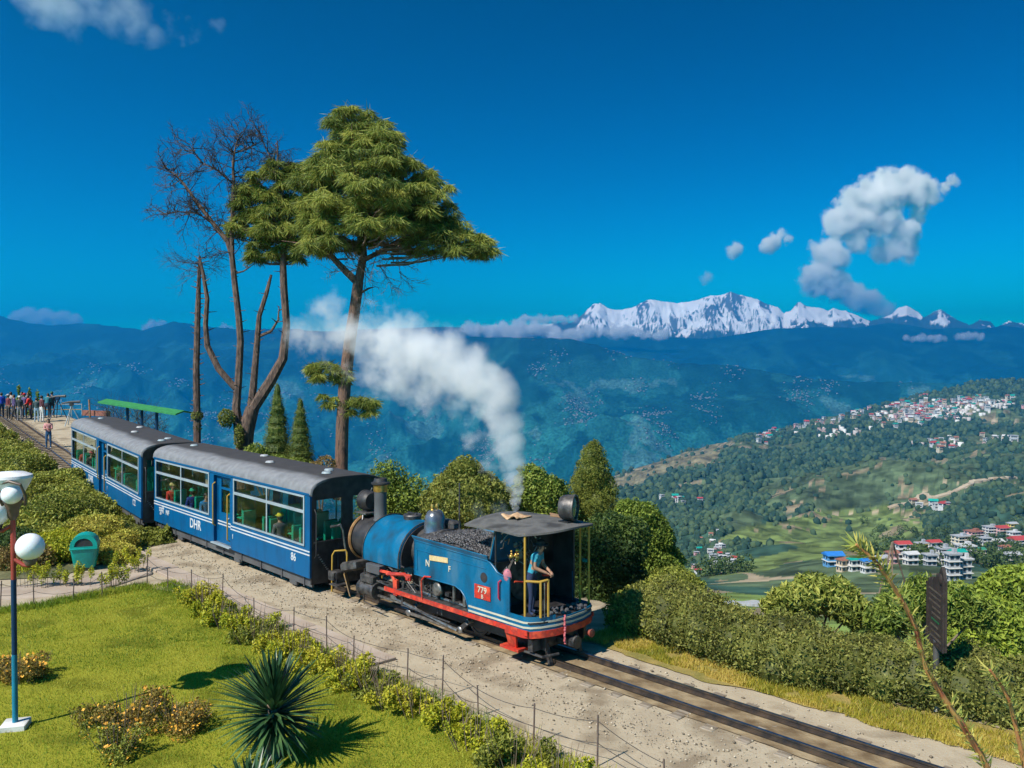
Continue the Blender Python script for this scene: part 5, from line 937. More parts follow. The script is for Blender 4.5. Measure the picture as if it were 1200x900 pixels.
def figure_mesh(pose, fingers=False):
    if (pose, fingers) in _pc: return _pc[(pose, fingers)]
    J, E_ = skeleton(pose, fingers); names = list(J); me = bpy.data.meshes.new('body'); me.from_pydata([tuple(J[n][0]) for n in names], [(names.index(a), names.index(b)) for a, b in E_], []); o = bpy.data.objects.new('tmp', me); COL.objects.link(o)
    o.modifiers.new('skin', 'SKIN'); sv = me.skin_vertices[0].data
    for i, n in enumerate(names): sv[i].radius = J[n][1]; sv[i].use_root = (n == 'pelvis')
    s_ = o.modifiers.new('sub', 'SUBSURF'); s_.levels = s_.render_levels = 1; bpy.context.view_layer.update()
    m2 = bpy.data.meshes.new_from_object(o.evaluated_get(bpy.context.evaluated_depsgraph_get())); m2.name = 'person_body'; bpy.data.objects.remove(o)
    segs = []
    for a, b in E_:
        ra, rb = J[a][2], J[b][2]; segs.append((J[a][0], J[b][0], ra, rb))
    for p in m2.polygons:
        c = p.center; best = 9; rg = 0
        for A_, B_, ra, rb in segs:
            ab = B_-A_; t = max(0, min(1, (c-A_).dot(ab)/max(ab.dot(ab), 1e-9))); d = (A_+ab*t-c).length
            if d < best: best = d; rg = ra if t < .5 else rb
        p.material_index = rg; p.use_smooth = True
    _pc[(pose, fingers)] = m2; return m2
def person(label, loc, rz, h=1.68, top=(.2, .2, .2), low=(.03, .05, .1), shoe=(.02, .02, .02), pose='stand', hair=True, hat=None, long_hair=False, skin=None, group=None, parent=None, extra=None, fingers=False):
    t = empty('person', loc, rz, label=label, cat='person', group=group); t.scale = (h/1.74,)*3
    b = bpy.data.objects.new('body', figure_mesh(pose, fingers).copy()); COL.objects.link(b); b.parent = t
    for m in (SK, cloth(top), cloth(low), cloth(shoe)): b.data.materials.append(m)
    J, _ = skeleton(pose); hd = J['skull'][0]
    m = MB(); m.ball(hd+Vector((0, -.02, .02)), .098, 12, 9, sc_=(.90, 1.0, 1.05)); m.V = [v if not (v[1] > hd.y+.05 and v[2] < hd.z+.02) else (v[0]*.9, hd.y+.04, v[2]+.03) for v in m.V]
    if long_hair: m.ball(hd+Vector((0, -.06, -.10)), .09, 10, 8, sc_=(1, .6, 1.5))
    if hair: m.build('hair', HAIR, t)
    f = MB(); f.ball(hd+Vector((0, .10, -.03)), .016, 6, 5, sc_=(.8, 1, 1.2)); [f.ball(hd+Vector((sx*.082, .0, -.02)), .02, 6, 5, sc_=(.4, .7, 1)) for sx in (-1, 1)]; fo = f.build('face', SK, t)
    f = MB(); [f.ball(hd+Vector((sx*.030, .088, .005)), .009, 6, 4) for sx in (-1, 1)]; f.box(hd+Vector((0, .092, -.066)), (.035, .008, .007)); f.build('eyes_and_mouth', HAIR, t)
    if hat:
        m = MB(); c = hd+Vector((0, -.01, .045))
        if hat[0] == 'cap': m.lathe([(.102, 0), (.104, .04), (.07, .09), (0, .105)], c, 14); m.box(c+Vector((0, .12, .01)), (.13, .12, .012), rx=-.1)
        elif hat[0] == 'brim': m.lathe([(.17, -.01), (.165, .005), (.105, .01), (.10, .07), (.06, .10), (0, .105)], c, 18)
        else: m.ball(c, .115, 12, 8, sc_=(1, 1.05, .8))
        m.build('hat', cloth(hat[1]), t)
    if extra: extra(t, J)
    return t
def on(px, py): p = gp(px, py); return p
base = S(.32, .50, .89)
drv = person('engine driver in turquoise shirt and dark brimmed hat at the control lever in the cab', base, SA+PI/2+.35, 1.49, (.03, .30, .42), (.02, .035, .09), pose='drive', hat=('brim', (.03, .03, .028)), fingers=True)
def redbag(t, J): m = MB(); m.ball((.12, -.12, 1.2), .16, 10, 8, sc_=(.8, .5, 1.2)); m.build('backpack', cloth((.35, .08, .10)), t)
wp = on(57, 526); person('woman in pink jacket and blue jeans walking alone beside the curved rails', wp, math.radians(200), 1.66, (.62, .28, .27), (.02, .09, .20), (.5, .5, .5), pose='phone', long_hair=True, extra=redbag)
crowd = [(2, 490, (.01, .05, .42), (.01, .05, .12), 'stand', None, 'person in bright blue top at the left edge of the crowd', 40), (10, 492, (.16, .03, .04), (.05, .05, .05), 'stand', ('cap', (.45, .4, .4)), 'person in maroon jacket and pale cap, second from the left in the crowd', 150), (17, 493, (.12, .08, .22), (.04, .04, .05), 'walk', None, 'person in purple top with dark trousers near the left of the crowd', 120),
         (23, 493.5, (.035, .045, .05), (.25, .25, .27), 'stand', ('cap', (.7, .7, .7)), 'person in dark jacket, white cap and grey trousers in the crowd', 200), (29, 491, (.10, .08, .20), (.05, .05, .07), 'stand', ('cap', (.55, .02, .02)), 'person with bright red cap standing in the crowd', 170), (37, 491, (.75, .03, .02), (.08, .06, .07), 'bend', None, 'person in bright red jacket bending forward in the crowd', 90),
         (43, 495, (.05, .09, .10), (.30, .42, .52), 'stand', None, 'person in dark teal jacket and pale blue jeans in the crowd', 20), (49, 495, (.10, .03, .04), (.70, .70, .68), 'stand', None, 'person in dark top and white trousers right of the pale jeans', 330), (33, 489, (.30, .30, .34), (.05, .05, .06), 'stand', None, 'grey clad person behind the red jacket in the crowd', 200),
         (55, 490, (.02, .16, .20), (.03, .04, .06), 'bend', None, 'person in teal clothes looking through the blue telescope', 10), (61, 489, (.03, .05, .07), (.02, .03, .05), 'stand', ('cap', (.03, .15, .10)), 'dark clad person with green cap at the right end of the crowd', 20), (13, 489.5, (.45, .42, .40), (.10, .08, .07), 'stand', None, 'person in pale top behind the maroon jacket', 10), (26, 489, (.03, .08, .05), (.06, .06, .07), 'stand', None, 'person in dark green top behind the red cap', 160)]
for px, py, a, b_, ps, ht, lb, az in crowd: p = on(px, py); person(lb, p, math.radians(az), random.uniform(1.62, 1.76), a, b_, (.3, .3, .3), pose=ps, hat=ht)
# passengers
def pas(t, u, n, top, label, hat=None, hd=0, longh=False):
    m = Matrix.LocRotScale(t.location, t.rotation_euler, None); p = m@Vector((u, n, .50)); person(label, p, t.rotation_euler.z+hd, 1.6, top, (.03, .04, .07), pose='sit', hat=hat, long_hair=longh)
pas(c1, 8.9, .80, (.55, .03, .02), 'passenger in red top at the rear window of the front carriage', ('cap', (.55, .42, .15)), PI/2)
pas(c1, 7.35, .80, (.01, .03, .20), 'passenger in navy top and green cap in the front carriage', ('cap', (.01, .35, .2)), -PI/2)
pas(c1, 6.4, .80, (.01, .16, .35), 'passenger in blue jacket by the door of the front carriage', None, PI/2)
pas(c1, 1.9, .80, (.12, .12, .13), 'passenger with yellow cap behind the engine-end window', ('cap', (.6, .5, .03)), -PI/2)
pas(c2, 9.0, .80, (.50, .04, .04), 'passenger in red top at the rear of the rear carriage', None, -PI/2)
pas(c2, 7.9, .80, (.04, .04, .05), 'passenger with pink hat in the rear carriage', ('cap', (.55, .10, .16)), PI/2)
pas(c2, 3.2, .80, (.05, .06, .08), 'dark clad passenger in the front half of the rear carriage', None, -PI/2)

# ================================================================ STREET FURNITURE
# lamp post with globes
m_globe = M('milky_globe', (.80, .82, .86), (.70, .73, .78), scale=3, rough=.22); m_cyan = paint('pole_light_blue', (.02, .26, .42)); m_navy = paint('pole_dark_blue', (.01, .05, .13)); m_prd = paint('pole_red', (.40, .07, .05)); m_brn = M('lamp_brown', (.07, .045, .035), (.12, .08, .06), scale=7, rough=.5)
lp = gp(18, 855); lt = empty('lamp_post', tuple(lp), 0, label='red and blue garden lamp post with white globes and a wide top bowl', cat='lamp post')
def lpart(n, m, f, par=None): b = MB(); f(b); return b.build(n, m, par or lt)
lpart('base_plate', M('pale_concrete', (.5, .5, .48), (.65, .64, .62), rough=.9, bump=.003), lambda b: b.box((0, 0, .06), (.36, .36, .12), bev=.01, rz=.25))
lpart('pole', m_cyan, lambda b: b.tube([(0, 0, .1), (0, 0, 1.17)], .042, 14)); lpart('pole', m_navy, lambda b: b.tube([(0, 0, 1.165), (0, 0, 2.33)], .040, 14)); lpart('pole', m_prd, lambda b: b.tube([(0, 0, 2.325), (0, 0, 3.30)], .038, 14))
def globe(c, sgn, r):
    c = Vector(c); g_ = lpart('globe', m_globe, lambda b: b.ball(c, r, 28, 20)); lpart('cup', m_brn, lambda b: b.lathe([(.03, -.12), (.07, -.10), (.10, -.02), (.09, .02)], c-Vector((0, 0, r*.86)), 18), g_)
    lpart('arm', m_prd, lambda b: b.tube([(0, 0, c.z-r-.10+.12), (c.x*.6, c.y*.6, c.z-r-.10+.02), (c.x, c.y, c.z-r-.09)], .03, 8))
globe((.27, -.02, 2.84), 1, .205); globe((-.25, -.02, 3.38), -1, .215)
lpart('arm_sleeve', m_cyan, lambda b: b.tube([(-.08, .03, 3.125), (-.16, .06, 3.08)], .034, 8))
hd_ = lpart('bowl', M('bowl_white', (.60, .60, .62), (.75, .75, .76), scale=4, rough=.4), lambda b: b.lathe([(.09, 3.53), (.18, 3.62), (.28, 3.80), (.325, 3.90), (.315, 3.94), (.22, 3.98), (0, 4.0)], (-.05, 0, 0), 32))
lpart('holder', m_brn, lambda b: (b.lathe([(.045, 3.25), (.08, 3.32), (.10, 3.45), (.16, 3.56), (.14, 3.60)], (0, 0, 0), 20), b.tube([(.10-.15, -.17, 3.50), (.10-.19, -.24, 3.65), (.10-.15, -.27, 3.83), (.11, -.28, 3.88), (.12+.15, -.26, 3.83), (.12+.19, -.20, 3.65), (.12+.15, -.14, 3.50)], .022, 8)), hd_); lpart('globe', m_globe, lambda b: b.ball((.08, -.16, 3.67), .15, 24, 16), hd_)
# litter bin
bp_ = gp(100, 668); bt = empty('litter_bin', tuple(bp_), math.radians(18), label='teal plastic litter bin with a hooded round opening beside the path', cat='litter bin'); m_teal = M('teal_plastic', (.0, .24, .21), (.005, .30, .26), scale=3, rough=.38, bump=.002)
def tap(b): 
    V = []; 
    for z, w_, d_ in ((.10, .25, .20), (.14, .27, .22), (.62, .35, .27), (.66, .36, .28)):
        for a in range(20): q = 2*PI*a/20; c_, s_ = math.cos(q), math.sin(q); V.append((w_*math.copysign(abs(c_)**.35, c_), d_*math.copysign(abs(s_)**.35, s_), z))
    b.add(V, [(r*20+j, r*20+(j+1) % 20, r*20+20+(j+1) % 20, r*20+20+j) for r in range(3) for j in range(20)]+[tuple(range(19, -1, -1))])
b = MB(); tap(b); b.build('body', m_teal, bt)
def hood(b):                               # hood with a half-round mouth towards the lawn
    w_, d_ = .345, .265; V = []; n = 14; out = [(w_*math.cos(a), .66+.36*math.sin(a)**.8) for a in np.linspace(0, PI, n)]; inn = [(.235*math.cos(a), .70+.22*math.sin(a)) for a in np.linspace(0, PI, n)]
    for x, z in out: V.append((x, -d_, z))
    for x, z in inn: V.append((x, -d_, z))
    for x, z in out: V.append((x, d_, z))
    for x, z in inn: V.append((x, -d_+.04, z))
    F = [(i, i+1, n+i+1, n+i) for i in range(n-1)]+[(i, 2*n+i, 2*n+i+1, i+1) for i in range(n-1)]+[(n+i, n+i+1, 3*n+i+1, 3*n+i) for i in range(n-1)]+[tuple(range(2*n, 3*n))]+[(0, n, 2*n-1, n-1)]; b.add(V, F)
b = MB(); hood(b); b.build('hood', m_teal, bt); b = MB(); b.box((0, -.285, .64), (.70, .03, .05), bev=.01); b.build('rim', m_teal, bt); b = MB(); b.box((0, .0, .05), (.3, .25, .12)); b.build('foot', m_dark, bt); b = MB(); b.box((0, -.238, .80), (.45, .004, .22)); b.build('opening', m_black, bt)  # black plate in the mouth paints the dark inside of the bin
# wire fence
m_post = M('fence_post_rust', (.07, .045, .04), (.16, .11, .09), scale=8, rough=.85); m_wire = M('fence_wire', (.07, .06, .055), (.13, .11, .10), rough=.6, metal=.5)
ft = empty('wire_fence', tuple(gp(260, 708)), label='low wire fence with thin rusty posts between the lawn and the walk', cat='fence'); f0 = gp(260, 708)
FP = [(-30, 720), (0, 712), (40, 709), (85, 705), (120, 700), (172, 688), (197, 690), (225, 697), (260, 708), (298, 728), (344, 746), (383, 764), (414, 777), (477, 800), (518, 818), (561, 840), (625, 873), (700, 898), (780, 935)]; tops = []
for i, (x, y) in enumerate(FP):
    p = gp(x, y)-f0; h = .62+.10*((i*7) % 3-1)+(.1 if i in (5,) else 0); lx, ly = random.uniform(-.03, .03), random.uniform(-.03, .03); b = MB(); b.tube([(0, 0, -.15), (lx, ly, h)], .013, 6); b.build('post', m_post, ft).location = p; tops.append((p, h, lx, ly))
for a, c in zip(tops, tops[1:]):
    for fr in (.88, .45):
        b = MB(); A_ = a[0]+Vector((a[2], a[3], a[1]))*fr; B_ = c[0]+Vector((c[2], c[3], c[1]))*fr; sag = random.uniform(.02, .12); b.tube([A_.lerp(B_, t)-Vector((0, 0, sag*4*t*(1-t))) for t in np.linspace(0, 1, 7)], .0055, 4); b.build('wire', m_wire, ft)
# carved sign board beyond the rails
sp_ = gp(1097, 833); sg_ = empty('sign_board', tuple(sp_), 0, label='tall narrow dark wooden sign board with carved top, on a post by the hedge', cat='sign'); m_sw = M('sign_wood', (.014, .009, .008), (.035, .022, .018), scale=9, rough=.7, bump=.004); so = Vector((6.88-sp_.x, 13.85-sp_.y, 0))
b = MB(); b.tube([(0, .02, .0), (0, .02, 1.15)], .05, 10); b.build('post', M('post_dark', (.03, .03, .032), (.07, .065, .06), rough=.7), sg_); b = MB(); b.tube([(0, .02, 0), (0, .02, .24)], .062, 10); b.build('post_foot', M('pale_concrete', (.5, .5, .48)), sg_)
b = MB(); prof = [(-.40, 1.08), (.40, 1.08), (.40, 2.02), (.36, 2.10), (.30, 2.06), (.24, 2.14), (.16, 2.10), (.08, 2.18), (.02, 2.16), (-.04, 2.26), (-.12, 2.22), (-.20, 2.36), (-.27, 2.42), (-.33, 2.34), (-.40, 2.20)]; b.prism(prof, 'x', -.025, .025); b.build('board', m_sw, sg_, smooth=False); sg_.rotation_euler = (0, 0, -.16)
b = MB(); b.box((-.032, -.38, 1.65), (.03, .06, 1.15)); b.box((-.032, .38, 1.55), (.03, .05, .95)); b.box((-.032, 0, 1.10), (.03, .76, .05)); b.build('frame', m_sw, sg_, smooth=False); b = MB(); b.ball((-.04, -.27, 2.22), .09, 14, 10, sc_=(.3, 1, 1)); b.build('carving', m_sw, sg_)
mt_ = M('sign_letter_tan', (.05, .035, .024), (.09, .07, .05), rough=.8); mgr = paint('sign_green', (.03, .16, .07))
for k in range(9): b = MB(); b.box((-.029, random.uniform(-.04, .04), 1.95-k*.095), (.006, random.uniform(.35, .6), .03)); b.build('letter_line', mgr if k == 5 else mt_, sg_, smooth=False)
# shelter
sh_ = P(168, 500, 42); sh0 = Vector((sh_.x, 42, .75)); stt = empty('shelter', tuple(sh0), label='open shelter with thin green roof on blue posts behind the rear carriage', cat='shelter'); A1, A2 = P(125, 469, 43.5)-sh0, P(216, 483, 40.5)-sh0
dv = (A2-A1).normalized(); nv = Vector((-dv.y, dv.x, 0)).normalized()
b = MB(); V = []
for q, zz in ((-.5, -.06), (0, .08), (.5, -.03)): V += [tuple(A1+nv*q+Vector((0, 0, zz))), tuple(A2+nv*q+Vector((0, 0, zz)))]
V += [(x, y, z-.07) for x, y, z in V]; b.add(V, [(0, 1, 3, 2), (2, 3, 5, 4), (6, 8, 9, 7), (8, 10, 11, 9), (0, 6, 7, 1), (4, 5, 11, 10), (0, 2, 8, 6), (2, 4, 10, 8), (1, 7, 9, 3), (3, 9, 11, 5)]); b.build('roof', M('shelter_green', (.02, .16, .045), (.03, .22, .06), scale=5, rough=.6), stt, smooth=False)
for t in (.28, .47, .66): p = A1.lerp(A2, t); b = MB(); b.tube([(p.x, p.y, -1.2), (p.x, p.y, p.z+.02)], .075, 8); b.build('post', m_navy, stt)
# telescopes on stands and the railings of the viewpoint
def telescope(px, py, label, mat, rz):
    p = gp(px, py); t = empty('telescope', tuple(p), rz, label=label, cat='telescope', group='coin telescopes of the viewpoint'); b = MB(); b.tube([(-.55, 0, 1.42), (-.1, 0, 1.5), (.5, 0, 1.52)], [.05, .07, .09], 12); b.build('tube', m_grey, t); b = MB(); b.box((0, 0, 1.36), (.25, .16, .2), bev=.03); b.build('head', mat, t)
    for a in (0, 2.1, 4.2): b = MB(); b.tube([(0, 0, 1.3), (.6*math.cos(a), .6*math.sin(a), 0)], .03, 6); b.build('leg', m_frame if mat != m_navy else m_navy, t)
telescope(84, 499, 'telescope on a pale tripod right of the woman in pink', m_dark, .3); telescope(68, 491, 'telescope on a blue stand at the right end of the crowd', m_navy, .1)
rt = empty('railing', tuple(gp(60, 489)), label='low yellow and pale railing behind the crowd at the viewpoint', cat='railing'); r0_ = gp(60, 489); Q = [gp(x, 488.5)-r0_ for x in (0, 12, 24, 36, 48, 60, 72, 84, 96)]
for q in Q: b = MB(); b.tube([q, q+Vector((0, 0, .9))], .03, 6); b.build('post', m_frame, rt)
for a, c in zip(Q, Q[1:]): 
    for z, m_ in ((.85, m_frame), (.5, m_yel)): b = MB(); b.tube([a+Vector((0, 0, z)), c+Vector((0, 0, z))], .022, 6); b.build('rail', m_, rt)
w0 = gp(88, 489); wl = MB(); wl.box((0, 0, .25), (2.6, .3, .36)); o = wl.build('low_wall', M('brick_red', (.16, .06, .045), (.24, .10, .07), scale=6, rough=.9, bump=.005), None, smooth=False, loc=tuple(w0+Vector((1.2, .4, 0)))); o.rotation_euler = (0, 0, -.5); tag(o, 'low reddish wall at the plaza edge behind the rear carriage', 'wall')
pp = gp(106, 489); b = MB(); b.tube([(0, 0, -.5), (-.08, 0, 1.3)], .06, 7); o = b.build('wooden_post', M('old_wood', (.16, .09, .05)), None, loc=(pp.x, pp.y, pp.z-.1)); tag(o, 'short leaning wooden post left of the bare shrub', 'post')
for px, tp, wt in ((22, 452, 'left and tallest'), (35, 456, 'middle'), (44, 458, 'right and smallest')):
    L_ = [lump(px, tp+(500-tp)*t, 62, 1.2+6*t, 7) for t in (.12, .4, .7, 1)]; tree('small_conifer', 'small conifer behind the crowd, the %s of three' % wt, (P(px, 500, 62).x, 62, 0), L_, 900, .16, LG, .1, group='small conifers behind the crowd', corek=.7)
# reddish twigs close to the camera on the right
tm = M('red_twig', (.30, .09, .04), (.45, .26, .08), scale=9, rough=.6); tl = leafmat('twig_leaf', (.16, .22, .05), (.32, .36, .08), (.50, .45, .12))
def twig(label, pts, Y, r, lo, dens):
    r = r*1.5; lo = lo*1.2
    W_ = [P(x, y, Y+q*.001*(y-700)) for x, y in pts for q in (1.2,)]; base = W_[-1].copy(); t = empty('twig', tuple(base), label=label, cat='twig'); Q = [w_-base for w_ in W_]; b = MB(); n = len(Q); b.tube(Q, [r*(.35+.65*i/(n-1)) for i in range(n)], 8); b.build('stem', tm, t); C_ = []; D_ = []
    for i in range(n-1):
        for _ in range(dens*2): u = random.random(); p = Q[i].lerp(Q[i+1], u); ax = (Q[i]-Q[i+1]).normalized(); d = Vector(rng.normal(0, 1, 3)); d = (d-ax*d.dot(ax)).normalized()*.8+ax*.75; L_ = lo*random.uniform(.6, 1.2); C_.append(tuple(p+d.normalized()*L_*.5)); D_.append(tuple(d))
    V, F = quads(leafV(np.array(C_), lo, .4, .12, np.array(D_))); mk('leaves', V, F, tl, t, rnd=np.repeat(rng.random(len(C_)), 4))['kind'] = 'stuff'; return t
twig('long reddish twig with short needle leaves, close to the camera in front of the sign', [(1003, 638), (1012, 645), (1028, 660), (1042, 680), (1058, 705), (1073, 735), (1078, 758), (1086, 785), (1104, 815), (1128, 850), (1150, 885), (1162, 912), (1185, 990), (1200, 1100)], 4.2, .0135, .075, 16)
twig('shorter reddish twig at the right edge of the picture', [(1160, 785), (1172, 800), (1183, 822), (1190, 850), (1199, 890), (1210, 940), (1225, 1080)], 4.4, .012, .07, 16)

# ================================================================ BEYOND THE HEDGE
def dropz(px, py, Y): p = P(px, py, Y); return p
Y = 17
def bigleaf(label, lobes, n, size, mat, name='shrub', **kw): return bush(name, label, lobes, n, size, mat, 'shrub', loc=(lobes[0][0][0], lobes[0][0][1], -.6), **kw)
bigleaf('large-leaved olive shrub standing above the hedge in the middle right', [lump(930, 705, 18, 30, 22), lump(975, 700, 18.3, 30, 24), lump(955, 690, 18.5, 26, 18), lump(1000, 715, 18, 22, 20), lump(915, 715, 18, 22, 18)], 5200, .17, leafmat('leaf_big', (0.085, 0.119, 0.020), (0.221, 0.255, 0.043), (0.442, 0.442, 0.102)), asp=.30, corek=.7, rough=.35)
bigleaf('bright shrub with upright leaves between the hedge and the sign board', [lump(1055, 715, 17.5, 24, 26), lump(1080, 700, 17.6, 20, 28), lump(1035, 728, 17.3, 22, 18), lump(1120, 710, 17.5, 22, 26), lump(1145, 720, 17.5, 20, 20)], 5200, .15, LB2, asp=.3, corek=.6, rough=.4, up=.9)
def hillbush(name, label, lobes, n, size, mat, **kw): return bush(name, label, lobes, n, size, mat, 'trees', loc=(lobes[0][0][0], lobes[0][0][1], lobes[0][0][2]-3), **kw)
o = clump('wooded_knoll', [lump(1195, 752, 48, 78, 88, 60), lump(1150, 760, 46, 60, 62, 50), lump(1240, 730, 50, 70, 80, 60), lump(1100, 790, 45, 50, 45), lump(1050, 800, 44, 50, 40)], 62000, .30, leafmat('leaf_knoll', (0.085, 0.128, 0.020), (0.204, 0.281, 0.034), (0.340, 0.408, 0.051)), rough=.12, corek=.88, shell=.9); o['kind'] = 'stuff'
bigleaf('dark bluish-green shrub in the gap left of the sign board', [lump(1045, 720, 30, 24, 32), lump(1020, 735, 30, 24, 28), lump(1070, 715, 31, 18, 26)], 4500, .16, LD, corek=.75)
# far forest on the hill: small crowns
def hillhit(px, py):
    Y_ = 40*(3300/40)**np.linspace(0, 1, 900); z = hill_z(np.full(900, float(px)), Y_); yy = 430+1000*(CH-z)/Y_; k = np.where(yy <= py)[0]
    if len(k) == 0: return None
    k = k[0]; return Vector(((px-600)/1000*Y_[k], Y_[k], z[k]))
n = 36000; px = rng.uniform(640, 1300, n); Yt = 300*(3300/300)**rng.random(n)**.75; Zt = hill_z(px, Yt); X = (px-600)/1000*Yt; ok = (zone(X, Yt, Zt) == 0) & (Yt < hillY(px)+60) & (Yt > 700); ok |= (rng.random(n) < .05) & (Yt < hillY(px)) & (Yt > 1100); px, Yt, Zt, X = px[ok], Yt[ok], Zt[ok], X[ok]; n = len(px)
ico = np.array([(0, 0, 1), (.89, 0, .45), (.28, .85, .45), (-.72, .53, .45), (-.72, -.53, .45), (.28, -.85, .45), (.72, .53, -.45), (-.28, .85, -.45), (-.89, 0, -.45), (-.28, -.85, -.45), (.72, -.53, -.45), (0, 0, -1)]); icf = np.array([(0, 1, 2), (0, 2, 3), (0, 3, 4), (0, 4, 5), (0, 5, 1), (1, 6, 2), (2, 7, 3), (3, 8, 4), (4, 9, 5), (5, 10, 1), (6, 7, 2), (7, 8, 3), (8, 9, 4), (9, 10, 5), (10, 6, 1)])
r = rng.uniform(2.5, 7.5, n)*np.clip(Yt/1500, .5, 1.2); V = ico[None]*rng.uniform(.75, 1.25, (n, 12, 1))*r[:, None, None]; V[..., 2] *= 1.1; V += np.stack([X, Yt, Zt+r*.4], -1)[:, None]
o = mk('far_forest', V.reshape(-1, 3), (icf[None]+12*np.arange(n)[:, None, None]).reshape(-1, 3), M('forest_crowns', (.022, .048, .036), (.038, .07, .045), scale=.01, rough=1, c3=(.065, .10, .052), rnd=True, spec=.1), rnd=np.repeat(rng.random(n), 12)); o['kind'] = 'stuff'
V_ = []; R_ = []
for _ in range(460):
    x = random.choice((random.uniform(800, 1240), random.uniform(1030, 1230))); y = random.choice((random.gauss(690, 9), random.gauss(672, 10), random.gauss(640, 14) if x > 1000 else 690)); p = hillhit(x, y)
    if p is None or p.y > 1300 or p.y < 480 or (x < 1000 and y < 668): continue
    r_ = random.uniform(3.5, 6.5); q = lobepts(260, [((p.x, p.y, p.z+r_*.8), (r_, r_, r_*1.05)), ((p.x+r_*.6, p.y, p.z+r_*.4), (r_*.7,)*3), ((p.x-r_*.5, p.y, p.z+r_*.5), (r_*.7,)*3)], .8, .3); V_.append(leafV(q, 1.5, .6, .8)); R_.append(np.clip(rng.normal(random.uniform(.3, .7), .15, len(q)), 0, 1))
V_ = np.concatenate(V_); vt, ft_ = quads(V_); o = mk('valley_trees', vt, ft_, leafmat('leaf_valley', (.03, .055, .02), (.07, .11, .03), (.12, .17, .04)), rnd=np.repeat(np.concatenate(R_), 4)); o['kind'] = 'stuff'
# nearer town: houses with storeys and windows
WC = dict(white=(.56, .56, .55), cream=(.58, .51, .37), yellow=(.70, .50, .10), pink=(.62, .34, .34), grey=(.40, .42, .44), blue=(.10, .30, .55), tan=(.50, .40, .28)); RC = dict(red=(.42, .05, .05), grey=(.34, .34, .35), blue=(.02, .18, .55), teal=(.0, .30, .24), white=(.52, .52, .52), green=(.03, .22, .14), rust=(.30, .12, .08))
m_win = M('house_window', (.02, .03, .045), (.05, .06, .08), rough=.2)
def house(px, py, wpx, st, wc, rc, label, rz=.2, flat=False, dep=1.0):
    p = hillhit(px, py)
    if p is None: return
    W_ = wpx/1000*p.y; Dp = W_*.7*dep; H = 3.1; t = empty('house', tuple(p), rz, label=label, cat='house', group='houses of the nearer hillside town'); wm = M('wall_'+wc, WC[wc], tuple(x*.82 for x in WC[wc]), scale=.5, rough=.85)
    b = MB(); b.box((0, 0, st*H/2-3), (W_, Dp, st*H+6)); b.build('wall', wm, t, smooth=False)
    for k in range(st):
        b = MB(); b.box((0, -Dp*.02, k*H+H-.12), (W_+1.2, Dp*1.04+1.4, .28)); b.build('balcony_slab', M('slab_pale', (.62, .60, .56), (.5, .48, .45), scale=.6) if k < st-1 else wm, t, smooth=False)
        nw = max(2, int(W_/3.2))
        for q in range(nw): b = MB(); b.box((-W_/2+(q+.5)*W_/nw, -Dp/2-.02, k*H+1.6), (W_/nw*.55, .12, 1.5)); b.build('window', m_win, t, smooth=False)
        for q in range(2): b = MB(); b.box((-W_/2-.02, -Dp*.25+q*Dp*.5, k*H+1.6), (.12, Dp*.25, 1.4)); b.build('window', m_win, t, smooth=False)
    rm = M('roof_'+rc, RC[rc], tuple(x*.8 for x in RC[rc]), scale=.6, rough=.7); b = MB(); z0 = st*H+.05
    if flat: b.box((0, 0, z0+.25), (W_+1.6, Dp+1.6, .5)); b.box((W_*.2, 0, z0+1.4), (W_*.3, Dp*.4, 2.2))
    else: b.prism([(-Dp/2-.9, z0), (Dp/2+.9, z0), (0, z0+Dp*.28)], 'x', -W_/2-.8, W_/2+.8)
    b.build('roof', rm, t, smooth=False)
